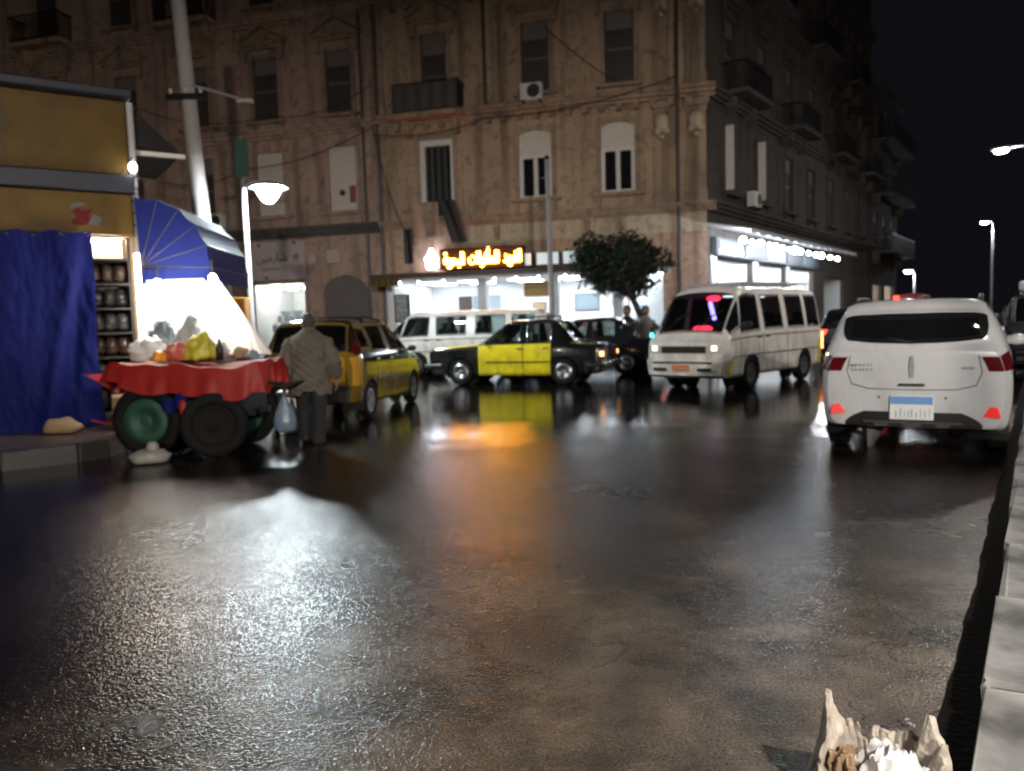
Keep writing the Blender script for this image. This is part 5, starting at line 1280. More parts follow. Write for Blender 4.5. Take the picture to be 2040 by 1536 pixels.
def plate(c, end, z0, z1, w, b, face='plate_white', band=None, off=.014, parent=None):
    p = c.cap(end, 0, b); sx = 1 if end == 'front' else -1
    x0, x1 = sorted((p.x + sx * off, p.x + sx * (off + .012)))
    o = obj('number_plate', MB().box(x0, x1, -w / 2, w / 2, z0, z1, .005), face, parent or c.root)
    xf = p.x + sx * (off + .0125)
    a, b_ = sorted((xf, xf + sx * .0015))
    if band: obj('plate_band', MB().box(a, b_, -w / 2 + .006, w / 2 - .006, z1 - (z1 - z0) * .36, z1 - .008), band, o)
    tx = MB(); rr = random.Random(int(w * 1000)); y = -w / 2 + .03
    while y < w / 2 - .04:
        ww = rr.uniform(.006, .012); hgt = rr.uniform(.5, 1) * (z1 - z0) * (.42 if band else .5)
        tx.box(a, b_, y, y + ww, z0 + (z1 - z0) * .10, z0 + (z1 - z0) * .10 + hgt); y += rr.uniform(.022, .04)
    obj('plate_characters', tx, 'plate_ink', o)

# --- white hatchback, seen from behind
def hatch(root, paint='car_white', tail='lamp_red_off', detail=True):
    net = [st(1.96, [(0, .30), (.62, .30), (.68, .42), (.70, .56), (.66, .70), (.55, .74), (.3, .76), (0, .77)]),
           st(1.80, [(0, .22), (.76, .23), (.82, .42), (.82, .62), (.76, .80), (.60, .86), (.3, .89), (0, .90)]),
           st(.98, [(0, .2), (.79, .21), (.85, .42), (.855, .70), (.82, .93), (.68, .98), (.35, 1.01), (0, 1.02)]),
           st(.80, [(0, .2), (.79, .21), (.855, .42), (.862, .72), (.825, .96), (.60, 1.43), (.32, 1.48), (0, 1.49)], [0, 0, 0, 0, 0, -.62, -.60, -.58]),
           st(-.30, [(0, .2), (.79, .21), (.855, .42), (.865, .74), (.83, .99), (.615, 1.46), (.33, 1.51), (0, 1.52)]),
           st(-1.15, [(0, .2), (.79, .22), (.86, .44), (.868, .76), (.835, 1.02), (.64, 1.445), (.35, 1.502), (0, 1.51)], [0, 0, 0, 0, 0, -.1, -.05, -.05]),
           st(-1.66, [(0, .24), (.77, .25), (.855, .46), (.865, .78), (.825, 1.06), (.635, 1.40), (.35, 1.458), (0, 1.465)], [0, 0, 0, 0, 0, -.13, -.17, -.18]),
           st(-1.90, [(0, .28), (.76, .28), (.84, .46), (.85, .78), (.795, 1.03), (.66, 1.10), (.34, 1.075), (0, 1.065)], [0, 0, -.02, -.02, -.01, -.03, -.06, -.07]),
           st(-1.99, [(0, .30), (.69, .30), (.775, .47), (.785, .78), (.725, .98), (.60, 1.03), (.31, 1.01), (0, 1.005)], [0, 0, -.01, -.02, -.01, 0, 0, 0])]
    net = [[(x, y * .945, z) for x, y, z in row] for row in net]
    c = Car(root, net, (1.22, -1.37), .30, (.08, .04))
    c.region(2.25, 3 - .125, 5.25, 7)       # windscreen
    c.region(3.125, 3.875, 4.25, 4.875); c.region(4.125, 4.75, 4.25, 4.875)
    c.region(6.375, 6.75, 5.25, 7)
    c.body(paint)
    c.patch('windscreen', 'car_glass', 2.25, 2.875, 5.25, 7, one=True)
    c.patch('side_window', 'dark_glass', 3.125, 3.875, 4.25, 4.875); c.patch('side_window', 'dark_glass', 4.125, 4.75, 4.25, 4.875)
    # wide rear window with rounded ends, set on the tailgate
    def rw(p, q, sg):
        a = 6.26 + .62 * p; j0 = 5.02 + .55 * max(0, p - .35) ** 2 + .5 * max(0, .25 - p) ** 2
        b = j0 + (7 - j0) * q; v = c.surf(a, b) + c.normal(a, b) * .004; return Vector((v.x, v.y * sg, v.z))
    g = MB()
    for sg in (1, -1): g.grid(lambda p, q: rw(p, q, sg), 10, 16)
    me = g.mesh('rear_window', True, False); bm = bmesh.new(); bm.from_mesh(me); bmesh.ops.remove_doubles(bm, verts=bm.verts, dist=.0008); bmesh.ops.recalc_face_normals(bm, faces=bm.faces); bm.to_mesh(me); bm.free()
    for p in me.polygons: p.use_smooth = True
    obj('rear_window', me, 'dark_glass', root)
    # roof spoiler lip
    c.patch('roof_spoiler', paint, 5.9, 6.22, 5.1, 7, off=.022, one=True)
    c.patch('tail_light', tail, 6.95, 7.98, 3.22, 3.86, off=.010)
    c.seal(3.125, 3.875, 4.25, 4.875); c.seal(4.125, 4.75, 4.25, 4.875); c.seal(2.25, 2.875, 5.25, 7)
    for a in (3.02, 4.0, 4.86):
        for sg in (1, -1): obj('door_seam', MB().tube([(lambda v: (v.x, v.y * sg, v.z))(c.surf(a, 1.2 + 2.7 * k / 8)) for k in range(9)], .005, 4), 'plastic_grey', root)
    c.put_wheels(.80, .19, spokes=8); c.seats((.25, -.75), .58, .38, .60)
    mirrors(c, .72, .86, 1.02, paint); handle(c, 3.8, 3.8, paint); handle(c, 4.75, 3.8, paint)
    for sg in (1, -1):
        obj('tail_light_inner', MB().grid(lambda p, q: (lambda v: (v.x - .006, v.y, v.z))(c.cap('rear', sg * (.84 + .16 * p - .04 * (1 - p) * q), 3.22 + .64 * q)), 6, 6), tail, root, smooth=True)
        obj('headlight', MB().grid(lambda p, q: (lambda v: (v.x + .006, v.y, v.z))(c.cap('front', sg * (.60 + .40 * p), 3.3 + .8 * q)), 6, 6), 'lamp_clear', root, smooth=True)
    return c
hb = place('white_hatchback', 'white hatchback seen from behind, stopped by the right kerb', 'car', (4.80, 8.98, 0), (math.sin(R(30.5)), math.cos(R(30.5))))
c = hatch(hb)
# tailgate seams, bumper, diffuser, plate
sm = MB()
for sg in (1, -1):
    P = [c.cap('rear', sg * .78, 3.95), c.cap('rear', sg * .77, 3.2), c.cap('rear', sg * .70, 2.72), c.cap('rear', sg * .5, 2.6), c.cap('rear', 0, 2.58)]
    sm.tube([(p.x - .001, p.y, p.z) for p in P], .005, 5)
obj('tailgate_seam', sm, 'plastic_grey', hb)
def diff(t, b, p, q):
    w = .86 - .30 * q ** 2.2; return (-w + 2 * w * p, b)
df = c.cpatch('lower_diffuser', 'plastic_black', 'rear', -.8, .8, 1.0, 1.86, .012, shape=diff, n=16)
obj('diffuser_strip', MB().box(-2.07, -2.05, -.42, .42, .335, .352), 'plastic_grey', df)
for y0, y1 in ((.20, .32), (-.32, -.20), (-.08, .08)): obj('skid_fin', MB().box(-2.065, -2.05, y0, y1, .305, .33), 'plastic_grey', df)
plate(c, 'rear', .37, .60, .37, 1.9, band='plate_blue')
for sg in (1, -1):
    p = c.cap('rear', sg * .90, 1.95)
    obj('bumper_reflector', MB().prism([(-.085, -.03), (.06, -.03), (.035, .055), (-.02, .065)] if sg > 0 else [(.085, -.03), (-.06, -.03), (-.035, .055), (.02, .065)], -.012, .012), 'reflector_glow', hb, (p.x - .010, p.y, p.z - .02), R(90 + sg * 14))  # bumper reflectors; the light they return is painted in as weak emission
em = MB().prism([(-.018, -.10), (.018, -.10), (.022, .02), (.012, .10), (-.012, .10), (-.022, .02)], -.008, .008); p = c.cap('rear', 0, 3.4)
obj('emblem', em, 'badge', hb, (p.x - .010, 0, p.z), R(90))
tx = MB(); rr = random.Random(44)
for row in (0, 1):
    for k in range(6): tx.box(-.002, .002, -.10 + k * .034, -.10 + k * .034 + rr.uniform(.016, .026), -.03 + row * .045, -.005 + row * .045)
p = c.cap('rear', -.60, 3.35)
p = c.cap('rear', .60, 3.35); obj('badge_letters', tx, 'badge', hb, (p.x - .008, p.y, p.z))
tx2 = MB().box(-.002, .002, -.05, .05, -.012, .012); p = c.cap('rear', -.62, 3.35); obj('badge_letters', tx2, 'badge', hb, (p.x - .008, p.y, p.z))
obj('tailgate_latch', MB().box(-2.075, -2.05, -.11, .11, .69, .715, .005), 'chrome', hb)
for y in (-.28, .28): obj('parking_sensor', MB().ball((c.cap('rear', y / .72, 1.95).x - .004, y, .58), .012, 5), 'plastic_black', hb)
for sg in (1, -1): obj('roof_rail', MB().tube([(.35, sg * .56, 1.46), (.25, sg * .56, 1.515), (-.4, sg * .57, 1.545), (-1.15, sg * .565, 1.53), (-1.28, sg * .56, 1.475)], .018, 8), 'plastic_grey', hb, smooth=True)
obj('roof_aerial', MB().tube([(-1.45, 0, 1.50), (-1.62, 0, 1.72)], [.008, .004], 5), 'plastic_black', hb)
c.bar('rear_wiper', 'plastic_black', [(-1.99, .0, 1.09), (-1.93, .34, 1.18)], .009)
c.bar('exhaust', 'chrome', [(-1.7, .45, .26), (-2.03, .45, .25)], .028)
obj('high_brake_light', MB().box(-1.865, -1.85, -.13, .13, 1.432, 1.446), 'lamp_red_off', hb)

# --- yellow and black sedan taxi, seen from its left
def sedan(root, paint, door=None, hood=None):
    net = [st(2.02, [(0, .30), (.70, .30), (.75, .44), (.76, .60), (.74, .76), (.6, .79), (.3, .80), (0, .80)]),
           st(1.90, [(0, .22), (.75, .24), (.79, .42), (.80, .62), (.775, .82), (.62, .85), (.3, .865), (0, .87)]),
           st(.78, [(0, .2), (.77, .22), (.81, .42), (.815, .66), (.785, .89), (.66, .925), (.35, .945), (0, .95)]),
           st(.66, [(0, .2), (.77, .22), (.81, .42), (.815, .67), (.785, .90), (.57, 1.36), (.32, 1.41), (0, 1.42)], [0, 0, 0, 0, 0, -.50, -.47, -.46]),
           st(-.28, [(0, .2), (.77, .22), (.81, .42), (.815, .68), (.785, .91), (.585, 1.385), (.32, 1.435), (0, 1.445)]),
           st(-.98, [(0, .2), (.77, .22), (.81, .42), (.815, .68), (.78, .92), (.57, 1.365), (.32, 1.415), (0, 1.425)], [0, 0, 0, 0, 0, 0, .02, .03]),
           st(-1.36, [(0, .2), (.77, .23), (.81, .42), (.81, .68), (.77, .91), (.63, .945), (.34, .96), (0, .965)], [0, 0, 0, 0, 0, -.08, -.05, -.03]),
           st(-1.92, [(0, .24), (.75, .25), (.79, .42), (.80, .66), (.76, .87), (.62, .905), (.32, .915), (0, .92)]),
           st(-2.04, [(0, .30), (.70, .30), (.75, .44), (.76, .64), (.73, .83), (.6, .86), (.3, .87), (0, .875)])]
    c = Car(root, net, (1.24, -1.20), .295, (.03, .03), 1.16)
    c.region(2.25, 2.875, 5.125, 7); c.region(5.125, 5.875, 5.125, 7)
    c.region(3.125, 3.875, 4.125, 4.875); c.region(4.125, 4.875, 4.125, 4.875)
    if door: c.region(2.0, 4.0, 1.0, 4.0); c.region(4.0, 4.875, 1.0, 4.0); c.region(6.0, 7.0, 4.0, 7)
    if hood: c.region(1.0, 2.0, 4.0, 7)
    c.body(paint)
    c.patch('windscreen', 'car_glass', 2.25, 2.875, 5.125, 7, one=True); c.patch('rear_window', 'car_glass', 5.125, 5.875, 5.125, 7, one=True)
    c.patch('side_window', 'car_glass', 3.125, 3.875, 4.125, 4.875); c.patch('side_window', 'car_glass', 4.125, 4.875, 4.125, 4.875)
    if door:
        c.patch('front_door', door, 2.0, 4.0, 1.0, 4.0, e=.012, off=.003); c.patch('rear_door', door, 4.0, 4.875, 1.0, 4.0, e=.012, off=.003); c.patch('boot_lid', 'taxi_olive', 6.0, 7.0, 4.0, 7, e=.01, off=.003, one=True)
    if hood: c.patch('bonnet', hood, 1.0, 2.0, 4.0, 7, e=.01, off=.003, one=True)
    for r in ((2.25, 2.875, 5.125, 7), (5.125, 5.875, 5.125, 7), (3.125, 3.875, 4.125, 4.875), (4.125, 4.875, 4.125, 4.875)): c.seal(*r, m='chrome' if door else 'plastic_black', r=.008)
    c.seats((.1, -.85), .56, .36, .58)
    handle(c, 3.93, 3.55, 'chrome'); handle(c, 4.67, 3.55, 'chrome')
    for sg in (1, -1):
        obj('tail_light', MB().box(-2.075, -2.03, min(sg * .48, sg * .70), max(sg * .48, sg * .70), .56, .74, .015), 'lamp_red_off', root)
        obj('headlight', MB().lathe([(0, .04), (.07, .03), (.09, .0), (.095, -.02)], 18, Matrix.Translation((2.04, sg * .54, .62)) @ Matrix.Rotation(R(90), 4, 'Y')), 'lamp_clear', root, smooth=True)
    obj('grille', MB().box(2.035, 2.06, -.42, .42, .54, .70, .01), 'plastic_black', root)
    for k in range(9): obj('grille_bar', MB().box(2.058, 2.066, -.40 + k * .098, -.385 + k * .098, .55, .69), 'chrome', root)
    for x0, x1 in ((2.04, 2.13), (-2.14, -2.05)):
        obj('bumper', MB().box(x0, x1, -.80, .80, .38, .50, .03).box(min(x0, x1) if x0 < 0 else x0 - .35, x1 if x0 > 0 else x1 + .35, -.82, -.785, .40, .49, .015).box(min(x0, x1) if x0 < 0 else x0 - .35, x1 if x0 > 0 else x1 + .35, .785, .82, .40, .49, .015), 'chrome', root)
    c.put_wheels(.80, .17, rim='alloy', rim_r=.66, spokes=0, cover='alloy')
    mirrors(c, .62, .80, .97, 'chrome', .7)
    c.bar('drip_rail', 'chrome', [tuple(c.surf(a, 5) + Vector((0, .012, .004))) for a in (3.0, 3.4, 4, 4.5, 5.0)], .010, mirror=True)
    return c
tx_ = place('yellow_taxi', 'black sedan taxi with bright yellow doors crossing in the middle of the street', 'car', (.27, 17.86, 0), (-.94, .345))
c = sedan(tx_, 'car_black', 'taxi_yellow', 'taxi_yellow')
for sg in (1, -1): obj('indicator', MB().box(-2.079, -2.0, min(sg * .66, sg * .77), max(sg * .66, sg * .77), .62, .72, .01), 'amber_on', tx_)
obj('roof_rack', MB().tube([(.05, .5, 1.50), (.05, -.5, 1.50), (-.8, -.5, 1.51), (-.8, .5, 1.51), (.05, .5, 1.50)], .015, 6).tube([(-.4, .5, 1.505), (-.4, -.5, 1.505)], .012, 6).box(.03, .07, .46, .5, 1.40, 1.5).box(.03, .07, -.5, -.46, 1.40, 1.5).box(-.82, -.78, .46, .5, 1.40, 1.5).box(-.82, -.78, -.5, -.46, 1.40, 1.5), 'iron', tx_)
obj('side_moulding', MB().box(-.9, .6, .815, .83, .50, .53), 'plastic_black', tx_)
ds = place('black_sedan', 'dark sedan half hidden behind the yellow doored taxi', 'car', (1.95, 20.3, 0), (-.955, .30))
c2 = sedan(ds, 'car_dark')
obj('lit_tail_light', MB().box(-2.085, -2.06, -.66, -.48, .66, .78, .01).box(-2.085, -2.06, .48, .66, .66, .78, .01), 'tail_on', ds)

# --- small yellow and black taxi hatch behind the pedestrian
def citycar(root, paint, low):
    net = [st(1.74, [(0, .30), (.58, .30), (.64, .44), (.65, .58), (.62, .72), (.5, .76), (.28, .78), (0, .785)]),
           st(1.58, [(0, .22), (.68, .24), (.74, .44), (.75, .64), (.70, .84), (.56, .89), (.3, .915), (0, .92)]),
           st(.98, [(0, .2), (.70, .22), (.76, .44), (.77, .70), (.735, .93), (.62, .99), (.33, 1.02), (0, 1.03)]),
           st(.82, [(0, .2), (.70, .22), (.76, .44), (.775, .72), (.74, .96), (.55, 1.43), (.3, 1.48), (0, 1.49)], [0, 0, 0, 0, 0, -.58, -.56, -.55]),
           st(-.22, [(0, .2), (.70, .22), (.76, .44), (.775, .74), (.745, .98), (.57, 1.46), (.3, 1.51), (0, 1.52)]),
           st(-1.05, [(0, .2), (.70, .22), (.76, .44), (.775, .74), (.745, 1.0), (.565, 1.45), (.3, 1.50), (0, 1.51)]),
           st(-1.48, [(0, .24), (.69, .25), (.755, .46), (.77, .76), (.74, 1.01), (.56, 1.42), (.3, 1.475), (0, 1.485)], [0, 0, 0, 0, -.03, -.02, -.04, -.05]),
           st(-1.66, [(0, .28), (.66, .28), (.73, .46), (.745, .76), (.715, .98), (.60, 1.03), (.32, 1.02), (0, 1.015)], [0, 0, 0, 0, -.02, -.04, -.06, -.07]),
           st(-1.74, [(0, .30), (.58, .30), (.65, .47), (.67, .76), (.64, .95), (.54, .985), (.3, .98), (0, .975)])]
    c = Car(root, net, (1.15, -1.19), .28, (.06, .04), 1.18)
    c.region(2.25, 2.875, 5.25, 7); c.region(3.0, 3.875, 4.125, 4.875); c.region(4.125, 4.875, 4.125, 4.875); c.region(6.125, 6.875, 5.125, 7)
    c.region(3.0, 4.0, 1.0, 4.0); c.region(4.0, 4.75, 1.0, 4.0); c.region(5.125, 5.75, 4.25, 4.75)
    c.body(paint)
    c.patch('windscreen', 'car_glass', 2.25, 2.875, 5.25, 7, one=True); c.patch('rear_window', 'car_glass', 6.125, 6.875, 5.125, 7, one=True)
    c.patch('side_window', 'car_glass', 3.0, 3.875, 4.125, 4.875); c.patch('side_window', 'car_glass', 4.125, 4.875, 4.125, 4.875); c.patch('quarter_window', 'car_glass', 5.125, 5.75, 4.25, 4.75)
    c.patch('front_door', low, 3.0, 4.0, 1.0, 4.0, e=.012, off=.003); c.patch('rear_door', low, 4.0, 4.75, 1.0, 4.0, e=.012, off=.003)
    c.patch('front_wing', 'taxi_yellow', 2.0, 3.0, 2.75, 4.0, off=.004)
    c.patch('tail_light', 'lamp_red_off', 5.85, 6.95, 4.06, 4.55, off=.008)
    for r in ((2.25, 2.875, 5.25, 7), (3.0, 3.875, 4.125, 4.875), (4.125, 4.875, 4.125, 4.875), (6.125, 6.875, 5.125, 7)): c.seal(*r)
    c.put_wheels(.76, .165, spokes=7); c.seats((.25, -.7), .52, .36, .60); mirrors(c, .78, .76, 1.0, 'plastic_black', .85); handle(c, 3.9, 3.6, 'chrome'); handle(c, 4.66, 3.6, 'chrome')
    return c
yt = place('small_taxi', 'small yellow and dark taxi seen from behind next to the walking person', 'car', (-2.72, 13.05, 0), (math.sin(R(9)), math.cos(R(9))))
c = citycar(yt, 'taxi_olive', 'taxi_olive')  # olive tone puts dark reflections into the yellow sides
c.patch('dark_pillar', 'taxi_black', 5.78, 6.98, 3.98, 4.98, off=.004); c.patch('shoulder_reflection', 'taxi_black', 3.0, 5.8, 3.25, 4.0, off=.007)  # shoulder band paints in a dark reflection along the upper doors
c.patch('dark_roof', 'taxi_black', 3.02, 6.0, 5.02, 7, off=.005, one=True)
c.cpatch('tailgate_panel', 'taxi_amber', 'rear', -.86, .86, 2.45, 4.3, .008, n=12)
c.patch('rear_corner_panel', 'taxi_amber', 6.4, 7.95, 2.3, 3.9, off=.004)
c.patch('sill_stripe', 'chrome', 3.1, 4.6, 1.25, 1.42, off=.010)
bmp = c.cpatch('rear_bumper', 'plastic_black', 'rear', -1, 1, 1.0, 2.3, .03, n=12)
plate(c, 'rear', .48, .64, .36, 2.0, face='plate_orange', off=.034)
for k in range(2): c.bar('roof_bar', 'iron', [(.0 - .8 * k, -.54, 1.50), (.0 - .8 * k, -.3, 1.56), (.0 - .8 * k, .3, 1.56), (.0 - .8 * k, .54, 1.50)], .014)

# --- white minibus coming towards the viewer
def minibus(root, paint, detail=True, hgt=1.0):
    Z = lambda L: [(y, z if z < 1.0 else 1.0 + (z - 1.0) * hgt) for y, z in L]
    net = [st(2.32, [(0, .32), (.70, .32), (.76, .50), (.775, .72), (.75, .90), (.6, .93), (.3, .945), (0, .95)]),
           st(2.16, [(0, .25), (.79, .27), (.84, .5), (.845, .78), (.815, 1.0), (.68, 1.06), (.36, 1.09), (0, 1.10)]),
           st(1.72, Z([(0, .25), (.80, .27), (.845, .5), (.85, .84), (.83, 1.04), (.665, 1.80), (.36, 1.90), (0, 1.92)]), [0, 0, 0, 0, 0, -.22, -.20, -.19]),
           st(.80, Z([(0, .25), (.80, .27), (.845, .5), (.85, .86), (.835, 1.07), (.69, 1.84), (.38, 1.95), (0, 1.97)])),
           st(-.30, Z([(0, .25), (.80, .27), (.845, .5), (.85, .86), (.835, 1.08), (.69, 1.85), (.38, 1.96), (0, 1.98)])),
           st(-1.35, Z([(0, .25), (.80, .27), (.845, .5), (.85, .86), (.835, 1.08), (.69, 1.85), (.38, 1.96), (0, 1.98)])),
           st(-2.10, Z([(0, .27), (.79, .29), (.84, .5), (.845, .86), (.83, 1.08), (.685, 1.83), (.38, 1.93), (0, 1.95)])),
           st(-2.30, Z([(0, .30), (.73, .32), (.79, .5), (.80, .86), (.78, 1.05), (.64, 1.75), (.35, 1.82), (0, 1.83)]))]
    c = Car(root, net, (1.30, -1.25), .315, (.06, .03), 1.16)
    c.region(1.125, 1.875, 5.125, 7); c.region(2.0, 2.875, 4.125, 4.875); c.region(3.125, 3.875, 4.125, 4.875); c.region(4.125, 4.875, 4.125, 4.875); c.region(5.125, 5.875, 4.125, 4.875)
    c.region(1.25, 1.875, 4.25, 4.875)
    c.body(paint)
    c.patch('windscreen', 'car_glass', 1.125, 1.875, 5.125, 7, one=True)
    c.patch('quarter_window', 'dark_glass', 1.25, 1.875, 4.25, 4.875)
    for i in (2.0, 3.125, 4.125, 5.125): c.patch('side_window', 'car_glass' if i > 2.5 else 'dark_glass', i, int(i) + .875, 4.125, 4.875)
    for r in c.regions: c.seal(*r)
    for z in (.60, .98): obj('side_moulding', MB().tube([(lambda v: (v.x, v.y + .004, v.z))(c.surf(1.2 + 4.6 * k / 20, 2.45 if z < .8 else 3.7)) for k in range(21)], .012, 5), 'plastic_grey', root)
    for y in (-.35, .30):
        p0 = c.surf(1.12, 7); p1 = c.surf(1.62, 6)
        obj('wiper', MB().tube([(p0.x + .03, y - .12, p0.z + .02), (p0.x - .17, y + .14, p0.z + .29)], .010, 5).tube([(p0.x - .12, y - .02, p0.z + .20), (p0.x - .22, y + .28, p0.z + .36)], .012, 5), 'plastic_black', root)
    c.put_wheels(.845, .19, rim='alloy', rim_r=.6)
    c.seats((.9, -.1, -1.0, -1.8), .66, .55, .72)
    mirrors(c, 1.78, .86, 1.22, 'plastic_black', 1.1)
    handle(c, 2.85, 3.6, 'plastic_black'); handle(c, 3.2, 3.6, 'plastic_black')
    if detail:
        sm = MB()
        for a in (1.93, 3.0, 4.05):
            for sg in (1, -1): sm.tube([(lambda v: (v.x, v.y * sg + .001 * sg, v.z))(c.surf(a, 1.3 + 2.6 * k / 8)) for k in range(9)], .005, 4)
        obj('door_seam', sm, 'plastic_grey', root)
    for sg in (1, -1):
        g = MB().grid(lambda p, q: (lambda v: (v.x + .008, v.y, v.z))(c.cap('front', sg * (.62 + .36 * p), 3.02 + .75 * q)), 6, 6)
        obj('headlight', g, 'lamp_clear', root, smooth=True)
        obj('tail_light', MB().box(-2.345, -2.30, min(sg * .62, sg * .76), max(sg * .62, sg * .76), .8, 1.25, .02), 'lamp_red_off', root)
        p = c.cap('front', sg * .80, 3.5); obj('lit_lamp', MB().box(p.x + .006, p.x + .016, p.y - .055, p.y + .055, p.z - .045, p.z + .045, .004), 'head_warm', root)
    c.cpatch('grille', 'plastic_black', 'front', -.60, .60, 3.05, 3.72, .008)
    for k in range(3): obj('grille_bar', MB().box(2.385, 2.40, -.42, .42, .735 + k * .05, .748 + k * .05), 'chrome', root)
    c.cpatch('front_bumper', paint, 'front', -1.02, 1.02, 1.0, 2.45, .05, n=14)
    for sg in (1, -1): obj('bumper_side', MB().grid(lambda p, q: (lambda v: (v.x + .05 * (1 - p), (v.y + .012) * sg, v.z))(c.surf(.9 * p, 1.0 + 1.45 * q)), 6, 6), paint, root, smooth=True)
    obj('bumper_strip', MB().box(2.425, 2.44, -.62, .62, .54, .575, .006), 'plastic_black', root)
    obj('bumper_vent', MB().box(2.432, 2.442, -.60, -.32, .40, .46).box(2.432, 2.442, .32, .60, .40, .46), 'plastic_black', root)
    return c
mb_pos = Vector((5.39, 15.52, 0)) + Vector((-.74, .675, 0)) * .80
mbs = place('white_minibus', 'dirty white minibus facing the viewer with coloured lights behind its windscreen', 'minibus', tuple(mb_pos), (-.675, -.738))
c = minibus(mbs, 'van_white')
plate(c, 'front', .40, .52, .36, 1.5, face='plate_orange', off=.075)
c.patch('yellow_stripe', 'taxi_yellow', .62, .98, 1.25, 2.35, off=.028, sides=(1,)); c.patch('yellow_stripe', 'taxi_yellow', 5.72, 6.3, 1.2, 2.9, off=.006, sides=(1,))
c.patch('red_stripe', 'lamp_orange', 6.35, 6.7, 2.9, 4.0, off=.006, sides=(1,))
dash = obj('dashboard', MB().box(1.55, 1.95, -.7, .7, .85, 1.08, .04), 'seat', mbs)
obj('red_dash_light', MB().ball((1.80, .10, 1.17), .07, 6, (.6, 3.0, .9)), 'disco_red', dash, smooth=True)
obj('red_roof_light', MB().ball((1.40, .12, 1.74), .07, 6, (.6, 2.2, .9)), 'disco_red', dash, smooth=True)
obj('blue_dash_light', MB().tube([(1.50, .10, 1.66), (1.60, .24, 1.34)], .04, 8), 'disco_blue', dash)
obj('front_marker', MB().box(2.14, 2.19, -.83, -.77, 1.03, 1.11, .01), 'marker_cyan', mbs)
obj('rear_amber_marker', MB().box(-2.27, -2.2, .835, .85, .62, 1.0, .01), 'amber_on', mbs)
obj('ceiling_lining', MB().box(-2.0, 1.2, -.55, .55, 1.80, 1.815), 'white_frame', mbs)
for x in (.55, -.9): obj('added_dome_lamp', MB().box(x - .12, x + .12, -.06, .06, 1.775, 1.798, .008), 'added_dome', mbs)  # cabin lamps added to make the windscreen look paler
rr = MB()
for y in (-.6, .6): rr.tube([(1.2, y, 2.02), (-2.0, y, 2.06)], .016, 6)
for k in range(7): rr.tube([(1.1 - k * .5, -.6, 2.03), (1.1 - k * .5, .6, 2.03)], .012, 6); rr.box(1.09 - k * .5, 1.11 - k * .5, -.61, -.59, 1.86, 2.02); rr.box(1.09 - k * .5, 1.11 - k * .5, .59, .61, 1.86, 2.02)
obj('roof_rack', rr, 'pole_paint', mbs)
c.patch('dirt_stripe', 'cardboard', 1.02, 1.10, 5.0, 7, off=.004, one=True)

wv = place('white_van', 'pale van parked in front of the restaurant behind the yellow taxi', 'van', (-1.15, 21.6, 0), (-.965, .26))
minibus(wv, 'van_white', hgt=.78)

# --- distant traffic on the right
dh = place('dark_car', 'dark car seen from behind between the minibus and the white hatchback', 'car', (9.75, 21.3, 0), (math.sin(R(33)), math.cos(R(33))))
c = hatch(dh, 'car_dark', 'tail_on', False)
rb_ = place('red_minibus', 'distant reddish minibus with a bright red tail light above the white hatchback', 'minibus', (20.6, 39.5, 0), (math.sin(R(33)), math.cos(R(33))))
c = minibus(rb_, 'red_bus', False, 1.25)
obj('red_tail_panel', MB().box(-2.36, -2.33, .38, .62, 1.72, 2.12, .01), 'tail_on', rb_)
rv = place('dark_van', 'dark van with a pale roof box cut by the right edge of the picture', 'van', (11.4, 16.2, 0), (-math.sin(R(34)), -math.cos(R(34))))
c = minibus(rv, 'car_dark', False, .72)
obj('roof_box', MB().box(-1.0, 1.3, -.6, .6, 1.72, 1.92, .05), 'awning_white', rv)
ov = place('oncoming_car', 'oncoming car with bright headlights right of the white hatchback', 'car', (19.3, 29.0, 0), (-math.sin(R(34)), -math.cos(R(34))))
c = hatch(ov, 'car_dark', 'lamp_red_off', False)
for sg in (1, -1):
    p = c.cap('front', sg * .74, 3.6); obj('lit_headlight', MB().ball((p.x + .03, p.y, p.z), .07, 6, (.5, 1.2, 1)), 'head_on', ov, smooth=True)

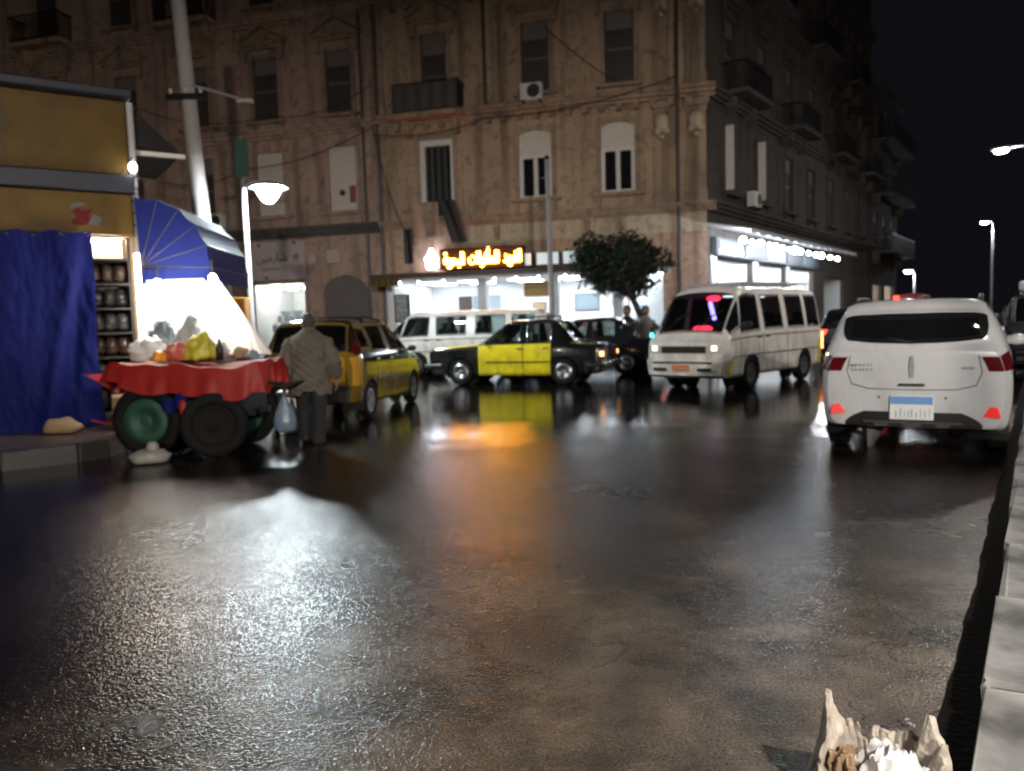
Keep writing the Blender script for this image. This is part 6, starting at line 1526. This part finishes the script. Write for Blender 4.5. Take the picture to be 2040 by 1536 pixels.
# --- bystanders under the tree
def bystander(loc, rot, label, top, legs='trousers', h=1.0):
    t = thing('person', label, 'person', loc, rot)
    b = MB()
    b.tube([(0, 0, .85), (0, 0, 1.05), (0, .01, 1.30), (0, .01, 1.42)], [.13, .13, .155, .08], 10); b.tube([(0, .01, 1.4), (0, .02, 1.52)], .06, 8); b.ball((0, .03, 1.58), .115, 9, (.82, .95, 1.12)); b.tube([(0, .125, 1.58), (0, .155, 1.56)], [.018, .012], 6)
    for s in (-1, 1):
        b.tube([(.1 * s, 0, 1.37), (.185 * s, 0, 1.34), (.225 * s, -.02, 1.08), (.22 * s, .06, .86)], [.05, .055, .042, .03], 8); b.ball((.22 * s, .07, .81), .04, 6, (.6, .9, 1.3))
        for k in range(4): b.tube([(.22 * s, .05 + .018 * k, .78), (.215 * s, .055 + .018 * k, .71 + .008 * abs(k - 1.5))], [.010, .008], 5)
        b.tube([(.21 * s, .10, .82), (.205 * s, .12, .77)], [.011, .008], 5)
        b.tube([(.08 * s, 0, .88), (.09 * s, .01, .48), (.09 * s, -.01, .08)], [.085, .06, .042], 8); b.ball((.09 * s, .05, .04), .045, 6, (.85, 2, .8))
    bo = obj('body', remesh(b, 'body', .014, 3), 'skin', t)
    obj('hair', remesh(MB().ball((0, .012, 1.615), .122, 8, (.84, .92, .95)), 'hair', .016, 3), 'hair', bo)
    j = MB().loft([ell(0, 0, .80, .185, .14), ell(0, 0, 1.0, .175, .135), ell(0, 0, 1.25, .21, .185), ell(0, .01, 1.38, .17, .15), ell(0, .015, 1.47, .085, .09)])
    for s in (-1, 1): j.tube([(.1 * s, 0, 1.35), (.19 * s, 0, 1.32), (.23 * s, -.02, 1.08), (.222 * s, .05, .90)], [.075, .075, .06, .048], 10)
    obj('jacket', remesh(j, 'jacket', .018, 4), top, bo)
    l = MB().loft([ell(0, 0, .95, .15, .12), ell(0, 0, .82, .16, .13)])
    for s in (-1, 1): l.tube([(.08 * s, 0, .86), (.092 * s, .01, .48), (.092 * s, -.01, .06)], [.1, .078, .068], 10)
    obj('trousers', remesh(l, 'trousers', .018, 3), legs, bo)
bystander((2.95, 19.4, 0), R(150), 'person in a dark jacket standing left of the tree trunk', 'car_dark')
bystander((3.45, 19.7, 0), R(190), 'person in a pale grey jacket standing beside the tree trunk', 'grey_bag')
